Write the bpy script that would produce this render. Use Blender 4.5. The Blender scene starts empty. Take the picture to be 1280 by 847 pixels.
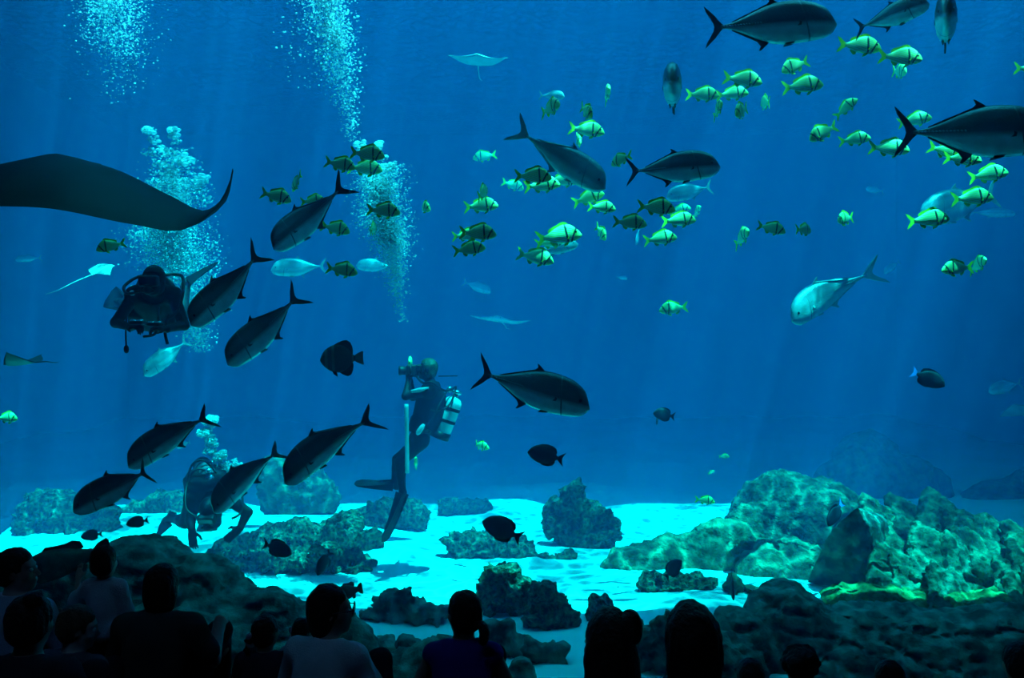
import bpy, bmesh, math, random
import numpy as np
from mathutils import Vector, Matrix

SC = bpy.context.scene
COL = SC.collection
R = math.radians
F = 1108.0                    # focal length in pixels of the 1280x847 frame
CZ = 2.1                      # camera height over the hall floor
SAND = -0.3                   # level of the sand bed
SURF = 9.0                    # level of the water surface
WIN = 5.7                     # wet face of the acrylic window

# ------------------------------------------------------------------ camera, sky, sun, exposure
cam = bpy.data.cameras.new('camera')
cam_ob = bpy.data.objects.new('camera', cam)
COL.objects.link(cam_ob)
cam_ob.location = (0, 0, CZ)
cam_ob.rotation_euler = (R(90), 0, 0)
cam.sensor_width = 36
cam.lens = 36 * F / 1280
cam.clip_end = 200
SC.camera = cam_ob

world = bpy.data.worlds.new('sky')
SC.world = world
world.use_nodes = True
wb = world.node_tree.nodes['Background']
wb.inputs['Color'].default_value = (0.55, 0.78, 1.0, 1)
wb.inputs['Strength'].default_value = 16.0

sun = bpy.data.lights.new('sun', 'SUN')
sun.energy = 68.0
sun.color = (1.0, 0.97, 0.92)
sun.angle = R(0.12)
sun_ob = bpy.data.objects.new('sun', sun)
COL.objects.link(sun_ob)
sun_ob.rotation_euler = Vector((-0.20, 0.185, -1)).to_track_quat('-Z', 'Y').to_euler()
sun_ob.location = (0, 0, 20)

hall = bpy.data.lights.new('hall_fill', 'AREA')  # added unseen fill lamp that lifts the visitors out of the dark
hall.energy = 34.0
hall.color = (.12, .42, 1.0)
hall.shape = 'DISK'; hall.size = 1.2
hall_ob = bpy.data.objects.new('hall_fill', hall)
COL.objects.link(hall_ob)
hall_ob.location = (-1.5, 1.0, 7.9)

vs = SC.view_settings
vs.view_transform = 'Standard'
vs.look = 'None'
vs.exposure = 0.0
vs.gamma = 1.0
vs.use_curve_mapping = False
SC.cycles.use_denoising = True
SC.cycles.max_bounces = 6
SC.cycles.diffuse_bounces = 2
SC.cycles.glossy_bounces = 2
SC.cycles.transmission_bounces = 2
SC.cycles.volume_bounces = 1
SC.cycles.transparent_max_bounces = 32
SC.cycles.sample_clamp_indirect = 6.0

# ------------------------------------------------------------------ materials
def nodes_of(m):
    m.use_nodes = True
    nt = m.node_tree
    return nt, nt.nodes, nt.links

def mat(name, col, rough=0.6, spec=0.3, metal=0.0, bump=0.0, bscale=40, col2=None, nscale=6, sheen=0.0, detail=4, lo=.35, hi=.65, bdist=.02):
    m = bpy.data.materials.new(name)
    nt, N, L = nodes_of(m)
    b = N['Principled BSDF']
    b.inputs['Roughness'].default_value = rough
    b.inputs['Specular IOR Level'].default_value = spec
    b.inputs['Metallic'].default_value = metal
    b.inputs['Base Color'].default_value = (*col, 1)
    tc = N.new('ShaderNodeTexCoord')
    nz = N.new('ShaderNodeTexNoise')
    nz.inputs['Scale'].default_value = nscale
    nz.inputs['Detail'].default_value = detail
    L.new(tc.outputs['Object'], nz.inputs['Vector'])
    cr = N.new('ShaderNodeValToRGB')
    c2 = col2 if col2 else tuple(c * .8 for c in col)
    cr.color_ramp.elements[0].color = (*c2, 1)
    cr.color_ramp.elements[1].color = (*col, 1)
    cr.color_ramp.elements[0].position = lo
    cr.color_ramp.elements[1].position = hi
    L.new(nz.outputs['Fac'], cr.inputs['Fac'])
    L.new(cr.outputs['Color'], b.inputs['Base Color'])
    if bump:
        n2 = N.new('ShaderNodeTexNoise')
        n2.inputs['Scale'].default_value = bscale
        n2.inputs['Detail'].default_value = 6
        L.new(tc.outputs['Object'], n2.inputs['Vector'])
        bp = N.new('ShaderNodeBump')
        bp.inputs['Strength'].default_value = bump
        bp.inputs['Distance'].default_value = bdist
        L.new(n2.outputs['Fac'], bp.inputs['Height'])
        L.new(bp.outputs['Normal'], b.inputs['Normal'])
    return m

def math_node(N, L, op, a, b=None, c=None):
    n = N.new('ShaderNodeMath')
    n.operation = op
    for i, v in enumerate((a, b, c)):
        if v is None:
            continue
        if isinstance(v, (int, float)):
            n.inputs[i].default_value = v
        else:
            L.new(v, n.inputs[i])
    return n.outputs[0]

def ramp(N, L, fac, stops, interp='LINEAR'):
    cr = N.new('ShaderNodeValToRGB')
    cr.color_ramp.interpolation = interp
    els = cr.color_ramp.elements
    while len(els) < len(stops):
        els.new(0.5)
    for e, (p, c) in zip(els, stops):
        e.position = p
        e.color = (*c, 1)
    L.new(fac, cr.inputs['Fac'])
    return cr.outputs['Color']

def mix_col(N, L, fac, a, b):
    n = N.new('ShaderNodeMix')
    n.data_type = 'RGBA'
    for sock, v in ((n.inputs[0], fac), (n.inputs[6], a), (n.inputs[7], b)):
        if isinstance(v, tuple):
            sock.default_value = (*v, 1)
        elif isinstance(v, (int, float)):
            sock.default_value = v
        else:
            L.new(v, sock)
    return n.outputs[2]

# water: a real scattering and absorbing volume
def mat_water():
    m = bpy.data.materials.new('water_volume')
    nt, N, L = nodes_of(m)
    N.remove(N['Principled BSDF'])
    out = N['Material Output']
    sc = N.new('ShaderNodeVolumeScatter')
    sc.inputs['Color'].default_value = (0.03, 0.37, 1.0, 1)
    sc.inputs['Density'].default_value = 0.046
    sc.inputs['Anisotropy'].default_value = 0.0
    ab = N.new('ShaderNodeVolumeAbsorption')
    ab.inputs['Color'].default_value = (0.0, 0.915, 0.968, 1)   # absorbs (1-color)*density
    ab.inputs['Density'].default_value = 0.62
    ad = N.new('ShaderNodeAddShader')
    L.new(sc.outputs[0], ad.inputs[0])
    L.new(ab.outputs[0], ad.inputs[1])
    L.new(ad.outputs[0], out.inputs['Volume'])
    return m

# flat water surface: a caustic pattern painted in its tint breaks up the sun
def mat_surface():
    m = bpy.data.materials.new('caustic_tinted_surface')
    nt, N, L = nodes_of(m)
    N.remove(N['Principled BSDF'])
    out = N['Material Output']
    tc = N.new('ShaderNodeTexCoord')
    nz = N.new('ShaderNodeTexNoise')
    nz.inputs['Scale'].default_value = 1.6
    nz.inputs['Detail'].default_value = 2
    L.new(tc.outputs['Object'], nz.inputs['Vector'])
    mx = N.new('ShaderNodeVectorMath'); mx.operation = 'MULTIPLY_ADD'
    mx.inputs[1].default_value = (.5, .5, 0)
    L.new(nz.outputs['Color'], mx.inputs[0])
    L.new(tc.outputs['Object'], mx.inputs[2])
    vals = []
    for s in (2.9, 6.0):
        v = N.new('ShaderNodeTexVoronoi')
        v.feature = 'DISTANCE_TO_EDGE'
        v.inputs['Scale'].default_value = s
        L.new(mx.outputs[0], v.inputs['Vector'])
        vals.append(v.outputs['Distance'])
    a = ramp(N, L, vals[0], [(0.0, (1, 1, 1)), (.045, (.55, .55, .55)), (.12, (.15, .15, .15)), (.30, (.05, .05, .05))])
    b = ramp(N, L, vals[1], [(0.0, (1, 1, 1)), (.10, (.45, .45, .45)), (.35, (.15, .15, .15))])
    big = N.new('ShaderNodeTexNoise')
    big.inputs['Scale'].default_value = .55
    big.inputs['Detail'].default_value = 1
    L.new(tc.outputs['Object'], big.inputs['Vector'])
    bc = ramp(N, L, big.outputs['Fac'], [(.35, (.22, .22, .22)), (.55, (1, 1, 1))], 'EASE')
    ab = mix_col(N, L, .3, a, b)
    mm = N.new('ShaderNodeMix'); mm.data_type = 'RGBA'; mm.blend_type = 'MULTIPLY'
    mm.inputs[0].default_value = 1
    L.new(ab, mm.inputs[6]); L.new(bc, mm.inputs[7])
    t = N.new('ShaderNodeBsdfTransparent')
    L.new(mm.outputs[2], t.inputs['Color'])
    L.new(t.outputs[0], out.inputs['Surface'])
    return m

def mat_acrylic():
    m = bpy.data.materials.new('clear_acrylic')
    nt, N, L = nodes_of(m)
    N.remove(N['Principled BSDF'])
    out = N['Material Output']
    t = N.new('ShaderNodeBsdfTransparent')
    t.inputs['Color'].default_value = (.985, .99, .99, 1)
    g = N.new('ShaderNodeBsdfGlossy'); g.inputs['Roughness'].default_value = .02
    fr = N.new('ShaderNodeFresnel'); fr.inputs['IOR'].default_value = 1.2
    mx = N.new('ShaderNodeMixShader')
    L.new(fr.outputs[0], mx.inputs[0]); L.new(t.outputs[0], mx.inputs[1]); L.new(g.outputs[0], mx.inputs[2])
    L.new(mx.outputs[0], out.inputs['Surface'])
    return m

def mat_sand():
    m = bpy.data.materials.new('white_sand')
    nt, N, L = nodes_of(m)
    b = N['Principled BSDF']
    b.inputs['Roughness'].default_value = .9
    b.inputs['Specular IOR Level'].default_value = .1
    tc = N.new('ShaderNodeTexCoord')
    n1 = N.new('ShaderNodeTexNoise'); n1.inputs['Scale'].default_value = 1.1; n1.inputs['Detail'].default_value = 5
    L.new(tc.outputs['Object'], n1.inputs['Vector'])
    L.new(ramp(N, L, n1.outputs['Fac'], [(.3, (.68, .68, .62)), (.6, (.78, .78, .72))]), b.inputs['Base Color'])
    n2 = N.new('ShaderNodeTexNoise'); n2.inputs['Scale'].default_value = 9; n2.inputs['Detail'].default_value = 8
    L.new(tc.outputs['Object'], n2.inputs['Vector'])
    bp = N.new('ShaderNodeBump'); bp.inputs['Strength'].default_value = .35; bp.inputs['Distance'].default_value = .03
    L.new(n2.outputs['Fac'], bp.inputs['Height']); L.new(bp.outputs['Normal'], b.inputs['Normal'])
    return m

M = {}
M['water'] = mat_water()
M['surface'] = mat_surface()
M['acrylic'] = mat_acrylic()
M['sand'] = mat_sand()
M['hall'] = mat('dark_hall_paint', (.02, .02, .025), .7)
M['carpet'] = mat('dark_carpet', (.03, .03, .035), .95, .05, bump=.4, bscale=200)
M['tank_wall'] = mat('blue_tank_wall', (.12, .30, .42), .8, .1, bump=.3, bscale=6, col2=(.08, .22, .33), nscale=.7)
M['concrete'] = mat('shade_slab_concrete', (.3, .3, .3), .9, .1)
RK = dict(rough=.85, spec=.12, bdist=.10, detail=10, lo=.38, hi=.66)
M['rock'] = mat('algae_covered_rock', (.11, .16, .10), bump=1, bscale=9, col2=(.035, .055, .042), nscale=9, **RK)
M['rock_pale'] = mat('pale_algae_rock', (.14, .21, .12), bump=1, bscale=9, col2=(.05, .08, .055), nscale=8, **RK)
M['rock_dark'] = mat('dark_grey_rock', (.20, .25, .20), bump=.6, bscale=8, col2=(.03, .05, .042), nscale=7, **RK)
M['coral'] = mat('knobbly_coral_crust', (.15, .21, .13), bump=1, bscale=22, col2=(.016, .028, .024), nscale=22, **RK)
M['rock_green'] = mat('bright_green_algae_rock', (.20, .27, .09), bump=1, bscale=10, col2=(.05, .09, .03), nscale=8, **RK)

# ------------------------------------------------------------------ object helpers
def at(px, py, d):
    """pixel of the photograph at distance d in front of the camera -> world point"""
    return Vector(((px - 640) / F * d, d, CZ - (py - 423.5) / F * d))

def link(o, parent=None):
    COL.objects.link(o)
    if parent is not None:
        o.parent = parent
    return o

def props(o, label=None, cat=None, group=None, kind=None):
    if label: o['label'] = label
    if cat: o['category'] = cat
    if group: o['group'] = group
    if kind: o['kind'] = kind
    return o

def empty(name, loc=(0, 0, 0), rot=(0, 0, 0)):
    o = bpy.data.objects.new(name, None)
    o.empty_display_size = .05
    o.location = loc
    o.rotation_euler = rot
    return link(o)

def mesh_of(name, V, Fc, m=None, smooth=True):
    me = bpy.data.meshes.new(name)
    if isinstance(Fc, np.ndarray):
        V = np.asarray(V, dtype=np.float32)
        me.vertices.add(len(V)); me.vertices.foreach_set('co', V.ravel())
        n = Fc.shape[1]
        me.loops.add(Fc.size); me.loops.foreach_set('vertex_index', Fc.astype(np.int32).ravel())
        me.polygons.add(len(Fc))
        me.polygons.foreach_set('loop_start', np.arange(0, Fc.size, n, dtype=np.int32))
        me.update(calc_edges=True)
    else:
        me.from_pydata([tuple(v) for v in V], [], Fc)
        me.update()
    if smooth:
        me.polygons.foreach_set('use_smooth', np.ones(len(me.polygons), dtype=bool))
    if m: me.materials.append(m)
    return me

def ob(name, me, parent=None):
    return link(bpy.data.objects.new(name, me), parent)

def box_mesh(name, x0, x1, y0, y1, z0, z1, m):
    V = [(x, y, z) for z in (z0, z1) for y in (y0, y1) for x in (x0, x1)]
    Fc = [(0, 2, 3, 1), (4, 5, 7, 6), (0, 1, 5, 4), (2, 6, 7, 3), (0, 4, 6, 2), (1, 3, 7, 5)]
    return mesh_of(name, V, Fc, m, False)

def struct(name, me):
    o = ob(name, me)
    o['kind'] = 'structure'
    return o

# ---- numpy noise
def _hash(ix, iy, iz, seed):
    h = (ix.astype(np.int64) * 374761393 + iy.astype(np.int64) * 668265263 + iz.astype(np.int64) * 2147483647 + seed * 974634777) & 0xffffffff
    h = ((h ^ (h >> 13)) * 1274126177) & 0xffffffff
    h = ((h ^ (h >> 16)) * 2246822519) & 0xffffffff
    return ((h ^ (h >> 15)) & 0xffff) / 32767.5 - 1.0

def vnoise(P, seed=0):
    P = np.asarray(P, float)
    I = np.floor(P).astype(np.int64); f = P - I
    u = f * f * f * (f * (f * 6 - 15) + 10)
    r = 0
    for dx in (0, 1):
        wx = u[:, 0] if dx else 1 - u[:, 0]
        for dy in (0, 1):
            wy = u[:, 1] if dy else 1 - u[:, 1]
            for dz in (0, 1):
                wz = u[:, 2] if dz else 1 - u[:, 2]
                r = r + wx * wy * wz * _hash(I[:, 0] + dx, I[:, 1] + dy, I[:, 2] + dz, seed)
    return r

def fbm(P, seed=0, oct=4, gain=.5):
    a, r, s = 1.0, 0, 1.0
    for i in range(oct):
        r = r + a * vnoise(P * s + i * 17.3, seed + i)
        a *= gain; s *= 2.03
    return r

# ---- signed distance fields meshed with surface nets: one continuous skin per body
class Sdf:
    def __init__(s): s.p = []
    def cap(s, a, b, ra, rb=None, k=.025, cut=False):
        s.p.append(('c', np.array(a, float), np.array(b, float), ra, ra if rb is None else rb, k, cut)); return s
    def ell(s, c, r, rot=None, k=.025, cut=False):
        r = (r, r, r) if isinstance(r, (int, float)) else r
        s.p.append(('e', np.array(c, float), np.array(r, float), None if rot is None else np.array(rot)[:3, :3], None, k, cut)); return s
    def box(s, c, r, rot=None, rd=.01, k=.02, cut=False):
        s.p.append(('b', np.array(c, float), np.array(r, float), None if rot is None else np.array(rot)[:3, :3], rd, k, cut)); return s
    def chain(s, pts, rads, k=.025):
        for i in range(len(pts) - 1):
            s.cap(pts[i], pts[i + 1], rads[i], rads[i + 1], k)
        return s
    def bounds(s):
        lo = np.full(3, 1e9); hi = -lo
        for t, a, b, ra, rb, k, cut in s.p:
            if cut: continue
            l, h = s._bb(t, a, b, ra, rb)
            lo = np.minimum(lo, l); hi = np.maximum(hi, h)
        return lo, hi
    @staticmethod
    def _bb(t, a, b, ra, rb):
        if t == 'c':
            r = max(ra, rb)
            return np.minimum(a, b) - r, np.maximum(a, b) + r
        e = b if ra is None else np.abs(ra) @ b
        return a - e, a + e
    def grid(s, h):
        lo, hi = s.bounds()
        lo = lo - 3 * h; n = np.ceil((hi + 3 * h - lo) / h).astype(int) + 1
        D = np.full(n, 1.0)
        ax = [lo[i] + h * np.arange(n[i]) for i in range(3)]
        for t, a, b, ra, rb, k, cut in s.p:
            l, u = s._bb(t, a, b, ra, rb)
            m = 1.2 * k + 3 * h
            i0 = np.clip(np.floor((l - m - lo) / h).astype(int), 0, n); i1 = np.clip(np.ceil((u + m - lo) / h).astype(int) + 1, 0, n)
            if (i1 <= i0).any(): continue
            X, Y, Z = np.meshgrid(ax[0][i0[0]:i1[0]], ax[1][i0[1]:i1[1]], ax[2][i0[2]:i1[2]], indexing='ij')
            P = np.stack((X, Y, Z), -1)
            if t == 'c':
                d = b - a; q = P - a
                tt = np.clip((q @ d) / max(d @ d, 1e-12), 0, 1)
                dist = np.linalg.norm(q - tt[..., None] * d, axis=-1) - (ra + (rb - ra) * tt)
            else:
                q = P - a
                if ra is not None: q = q @ ra
                if t == 'e':
                    k0 = np.linalg.norm(q / b, axis=-1); k1 = np.linalg.norm(q / (b * b), axis=-1)
                    dist = k0 * (k0 - 1) / np.maximum(k1, 1e-9)
                else:
                    w = np.abs(q) - (b - rb)
                    dist = np.linalg.norm(np.maximum(w, 0), axis=-1) + np.minimum(w.max(-1), 0) - rb
            sl = (slice(i0[0], i1[0]), slice(i0[1], i1[1]), slice(i0[2], i1[2]))
            o = D[sl]
            if cut:
                hh = np.clip(.5 - .5 * (o + dist) / max(k, 1e-6), 0, 1)
                D[sl] = o + (-dist - o) * hh + k * hh * (1 - hh)
            else:
                hh = np.clip(.5 + .5 * (o - dist) / max(k, 1e-6), 0, 1)
                D[sl] = o + (dist - o) * hh - k * hh * (1 - hh)
        return D, lo, h
    def mesh(s, name, h, m, disp=None):
        V, Q = nets(*s.grid(h))
        if disp is not None: V = disp(V, Q)
        return mesh_of(name, V, Q, m)

def nets(D, lo, h):
    ins = D < 0
    n = np.array(D.shape)
    c = np.zeros(n - 1, int)
    offs = [(i, j, k) for i in (0, 1) for j in (0, 1) for k in (0, 1)]
    sl = lambda o: tuple(slice(o[a], n[a] - 1 + o[a]) for a in range(3))
    for o in offs: c += ins[sl(o)]
    act = (c > 0) & (c < 8)
    idx = np.full(n - 1, -1, int); cells = np.argwhere(act); idx[act] = np.arange(len(cells))
    acc = np.zeros((len(cells), 3)); cnt = np.zeros(len(cells))
    for o in offs:
        for a in range(3):
            if o[a]: continue
            o2 = list(o); o2[a] = 1
            d0 = D[tuple((cells + np.array(o)).T)]; d1 = D[tuple((cells + np.array(o2)).T)]
            x = (d0 < 0) != (d1 < 0)
            t = np.where(x, d0 / np.where(x, d0 - d1, 1), 0)
            p = np.tile(np.array(o, float), (len(cells), 1)); p[:, a] = t
            acc[x] += p[x]; cnt[x] += 1
    V = lo + h * (cells + acc / cnt[:, None])
    faces = []
    for a in range(3):
        b, c2 = (a + 1) % 3, (a + 2) % 3
        e0 = [slice(None)] * 3; e1 = [slice(None)] * 3
        e0[a] = slice(0, n[a] - 1); e1[a] = slice(1, n[a])
        A, B = ins[tuple(e0)], ins[tuple(e1)]
        for flip, msk in ((False, A & ~B), (True, ~A & B)):
            I = np.argwhere(msk)
            if not len(I): continue
            ok = (I[:, b] > 0) & (I[:, c2] > 0) & (I[:, b] < n[b] - 1) & (I[:, c2] < n[c2] - 1)
            I = I[ok]
            eb = np.zeros(3, int); eb[b] = 1; ec = np.zeros(3, int); ec[c2] = 1
            q = [idx[tuple(J.T)] for J in (I - eb - ec, I - ec, I, I - eb)]
            Q = np.stack(q, 1)
            faces.append(Q[:, ::-1] if flip else Q)
    Q = np.concatenate(faces)
    return V, Q[(Q >= 0).all(1)]

def normals(V, Q):
    n = np.cross(V[Q[:, 2]] - V[Q[:, 0]], V[Q[:, 3]] - V[Q[:, 1]])
    N = np.zeros_like(V)
    for i in range(4): np.add.at(N, Q[:, i], n)
    return N / np.maximum(np.linalg.norm(N, axis=1), 1e-12)[:, None]

def tube_mesh(name, pts, rads, m, seg=8):
    """round tube along points with a radius each"""
    P = [Vector(p) for p in pts]
    if not isinstance(rads, (list, tuple)): rads = [rads] * len(P)
    V, Fc = [], []
    up = Vector((0.3, .2, 1)).normalized()
    for i, p in enumerate(P):
        t = (P[min(i + 1, len(P) - 1)] - P[max(i - 1, 0)]).normalized()
        u = t.cross(up)
        if u.length < .05: u = t.cross(Vector((1, 0, 0)))
        u.normalize(); w = t.cross(u)
        for s in range(seg):
            a = 2 * math.pi * s / seg
            V.append(p + (u * math.cos(a) + w * math.sin(a)) * rads[i])
    for i in range(len(P) - 1):
        for s in range(seg):
            a, b = i * seg + s, i * seg + (s + 1) % seg
            Fc.append((a, b, b + seg, a + seg))
    Fc.append(tuple(range(seg))[::-1]); Fc.append(tuple(range((len(P) - 1) * seg, len(P) * seg)))
    return mesh_of(name, V, Fc, m)

def smooth_path(pts, n=6):
    """Catmull-Rom through points"""
    P = [Vector(p) for p in pts]
    out = []
    for i in range(len(P) - 1):
        p0, p1, p2, p3 = P[max(i - 1, 0)], P[i], P[i + 1], P[min(i + 2, len(P) - 1)]
        for j in range(n):
            t = j / n
            out.append(.5 * (2 * p1 + (p2 - p0) * t + (2 * p0 - 5 * p1 + 4 * p2 - p3) * t * t + (3 * p1 - p0 - 3 * p2 + p3) * t ** 3))
    out.append(P[-1])
    return out

# ------------------------------------------------------------------ the setting: hall, window, tank
TX0, TX1, TY1 = -13.0, 13.0, 30.0
# viewing hall
struct('floor', box_mesh('floor', -8, 8, -5, 5.4, -.3, 0, M['carpet']))
struct('floor_tier', box_mesh('floor_tier', -8, 8, -5, 4.35, 0, .13, M['carpet']))
struct('floor_tier', box_mesh('floor_tier', -8, 8, -5, 3.3, .13, .30, M['carpet']))
struct('floor_tier', box_mesh('floor_tier', -8, 8, -5, 1.4, .30, .5, M['carpet']))
struct('wall_left', box_mesh('wall_left', -8.3, -8, -5, 5.4, -.3, 10.3, M['hall']))
struct('wall_right', box_mesh('wall_right', 8, 8.3, -5, 5.4, -.3, 10.3, M['hall']))
struct('wall_back', box_mesh('wall_back', -8.3, 8.3, -5.3, -5, -.3, 10.3, M['hall']))
struct('ceiling', box_mesh('ceiling', -8.3, 8.3, -5.3, 5.4, 10.0, 10.3, M['hall']))
# wall around the window, running up past the water surface
struct('wall_front', box_mesh('wall_front', TX0 - .3, TX1 + .3, 5.4, 5.9, 5.6, 10.3, M['hall']))
struct('wall_front', box_mesh('wall_front', TX0 - .3, -6.5, 5.4, 5.7, -.6, 5.6, M['hall']))
struct('wall_front', box_mesh('wall_front', 6.5, TX1 + .3, 5.4, 5.7, -.6, 5.6, M['hall']))
struct('wall_front', box_mesh('wall_front', -6.5, 6.5, 5.4, 5.7, -.6, -.3, M['hall']))
struct('window_1', box_mesh('window_1', -6.5, 6.5, 5.5, 5.7, -.3, 5.6, M['acrylic']))
# tank
struct('wall_tank_back', box_mesh('wall_tank_back', TX0 - .3, TX1 + .3, TY1, TY1 + .3, -1.3, 10.3, M['tank_wall']))
struct('wall_tank_left', box_mesh('wall_tank_left', TX0 - .3, TX0, 5.7, TY1, -1.3, 10.3, M['tank_wall']))
struct('wall_tank_right', box_mesh('wall_tank_right', TX1, TX1 + .3, 5.7, TY1, -1.3, 10.3, M['tank_wall']))
struct('shade_slab', box_mesh('shade_slab', TX0 - .3, -4.2, 5.9, TY1 + .3, 10.0, 10.3, M['concrete']))  # unseen slabs added over the tank to shade its sides and back
struct('shade_slab', box_mesh('shade_slab', 7.2, TX1 + .3, 5.9, TY1 + .3, 10.0, 10.3, M['concrete']))
struct('shade_slab', box_mesh('shade_slab', -4.2, 7.2, 11.2, TY1 + .3, 10.0, 10.3, M['concrete']))
e = .001
struct('water', box_mesh('water', TX0 + e, TX1 - e, 5.7 + e, TY1 - e, -1.2, SURF, M['water']))
struct('water_surface', mesh_of('water_surface', [(TX0, 5.9, SURF + .01), (TX1, 5.9, SURF + .01), (TX1, TY1, SURF + .01), (TX0, TY1, SURF + .01)], [(0, 1, 2, 3)], M['surface'], False))

def sand_z(x, y):
    P = np.stack((np.asarray(x, float), np.asarray(y, float), np.zeros_like(np.asarray(x, float))), -1).reshape(-1, 3)
    z = .07 * vnoise(P * np.array((.45, .7, 1)), 5) + .025 * vnoise(P * np.array((1.3, 2.6, 1)), 9)
    y = np.asarray(y, float).reshape(-1)
    far = np.clip((y - 10.6) / 2.6, 0, 1)
    z = z + far * (.13 * vnoise(P * np.array((.9, .55, 1)), 21) - .02) - .25 * np.clip((y - 13.4) / 3, 0, 1)
    return SAND + z
def make_sand():
    nx, ny = 180, 170
    xs = np.linspace(TX0, TX1, nx); ys = 5.7 + (TY1 - 5.7) * np.linspace(0, 1, ny) ** 1.5
    X, Y = np.meshgrid(xs, ys)
    Z = sand_z(X.ravel(), Y.ravel())
    V = np.stack((X.ravel(), Y.ravel(), Z), 1)
    i = np.arange(nx * ny).reshape(ny, nx)
    Q = np.stack((i[:-1, :-1].ravel(), i[:-1, 1:].ravel(), i[1:, 1:].ravel(), i[1:, :-1].ravel()), 1)
    return mesh_of('sand_bed', V, Q, M['sand'])
o = struct('sand_bed', make_sand())
# ------------------------------------------------------------------ rocks
def base_d(py):
    """distance at which the sand bed shows at picture height py"""
    return F * (CZ - SAND) / (py - 423.5)

def rock_disp(amp, freq, knob, kfreq, strata, seed):
    def f(V, Q):
        N = normals(V, Q)
        d = amp * fbm(V * freq, seed, 4)
        if knob:
            d = d + knob * (1 - 2.2 * np.abs(vnoise(V * kfreq, seed + 31)) - .8 * np.abs(vnoise(V * kfreq * 2.1, seed + 37)))
        d = d + .35 * amp * fbm(V * freq * 5, seed + 51, 3) + .012 * (1 - 3 * np.abs(vnoise(V * 16, seed + 61)))
        V = V + N * d[:, None]
        if strata:
            t = V[:, 2] * 7 + V[:, 0] * 1.3 + 1.2 * fbm(V * 1.1, seed + 5, 3)
            fr = t - np.floor(t)
            s = np.where(fr < .82, .35 * fr, .35 * .82 - (fr - .82) * 5) * strata
            h = N * np.array((1, 1, .15))
            V = V + h * s[:, None]
        return V
    return f

def rock(name, label, base, lumps, m, amp=.05, freq=2.5, knob=0, kfreq=9, strata=0, h=.03, seed=1, k=.08, group=None, cat='rock', d=None, z0=None, kind=None, parent=None):
    """lumps in picture pixels: (x, y, rx, ry, depth offset, depth/width)"""
    D0 = base_d(base) if d is None else d
    big = max(l[2] for l in lumps)
    s = Sdf()
    cs = []
    for l in lumps:
        px, py, rx, ry = l[:4]
        py += .3 * ry; ry *= 1.3
        dy = l[4] if len(l) > 4 else 0
        dr = l[5] if len(l) > 5 else .9
        rad = rx * D0 / F * dr
        D = D0 + min(rad, 1.2) * .75 + dy
        cs.append((at(px, py, D), (rx * D / F, rad, ry * D / F)))
    org = Vector((cs[0][0].x, cs[0][0].y, SAND if z0 is None else z0))
    for c, r in cs: s.ell(c - org, r, None, k)
    if parent is None:
        o = ob(name, s.mesh(name, h, M[m], rock_disp(amp, freq, knob, kfreq, strata, seed)))
        o.location = org
        return props(o, label, cat, group, kind)
    o = ob(name, s.mesh(name, h, M[m], rock_disp(amp, freq, knob, kfreq, strata, seed)), parent)
    o.location = org - parent.location
    return o

G = 'reef rocks on the tank floor'
def reef(label, base, lumps, seed, m='coral', **kw):
    kw = {**dict(amp=.035, freq=4, knob=.055, kfreq=8, h=.022, k=.05, seed=seed, group=G), **kw}
    return rock('reef_rock', label, base, lumps, m, **kw)

# mid reef, from the back to the front
reef('dim knobbly coral rock standing alone behind the middle of the bright sand', 684, [(730, 655, 36, 28), (712, 632, 16, 20), (748, 664, 24, 18), (722, 612, 8, 12), (694, 640, 16, 20), (762, 655, 12, 18)], 3)
reef('low wide knobbly rock under the black fish in mid sand', 698, [(600, 680, 36, 15), (645, 684, 24, 14), (570, 672, 16, 10)], 4)
reef('small flat reef rock just right of the low wide rock under the black fish', 700, [(686, 695, 22, 5), (705, 694, 10, 4)], 5, knob=.02)
reef('olive twin-lobed knobbly coral rock left of the round one in mid sand', 764, [(626, 725, 25, 22), (645, 738, 16, 20), (618, 752, 17, 14), (604, 742, 10, 9)], 6, knob=.06)
reef('roundish knobbly coral rock in the middle of the sand between twin-lobed and smallest rock', 780, [(684, 752, 25, 26), (702, 764, 20, 17), (716, 770, 13, 10), (672, 770, 16, 12)], 7, knob=.06)
reef('smallest round reef rock alone on the sand right of centre', 770, [(750, 756, 15, 14)], 8, knob=.03)
reef('dark rock with three knobs in front of the mid sand above the dark foreground boulder', 780, [(484, 756, 19, 20), (503, 756, 18, 24), (528, 764, 22, 14), (548, 768, 16, 9), (464, 768, 16, 10)], 9, m='rock_dark')
reef('low dark lumpy rock in shade above the ponytailed visitor, right one', 829, [(686, 812, 20, 15), (664, 806, 14, 14)], 10, m='rock_dark')
reef('dark lumpy rock in shade right beside the ponytailed visitor', 818, [(626, 797, 20, 16), (645, 803, 14, 12), (612, 790, 8, 10)], 11, m='rock_dark')
reef('dark jagged rock with a leaning spike between two dark haired heads', 838, [(815, 810, 26, 24), (838, 785, 11, 22), (800, 795, 14, 16), (843, 815, 16, 12), (828, 776, 7, 8)], 12, m='rock_dark')
reef('low reef rock with a fish hovering over it at the foot of the sunlit boulders', 744, [(835, 730, 34, 15), (870, 732, 26, 14), (812, 736, 16, 10)], 13)
reef('upright rock stub left of the pair beside the foreground boulder', 748, [(915, 735, 11, 14)], 14, m='rock')
reef('smaller upright rock stub right of the pair beside the foreground boulder', 748, [(937, 739, 9, 10)], 15, m='rock')
reef('long low reef rock behind the divers on the left sand', 692, [(395, 668, 42, 16), (345, 672, 36, 12), (430, 660, 22, 18), (460, 672, 20, 8), (300, 682, 28, 7)], 16)
reef('low reef rock with a dark round fish before it on the left sand', 716, [(412, 699, 20, 15), (445, 703, 24, 10), (398, 694, 10, 9)], 17)
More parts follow.
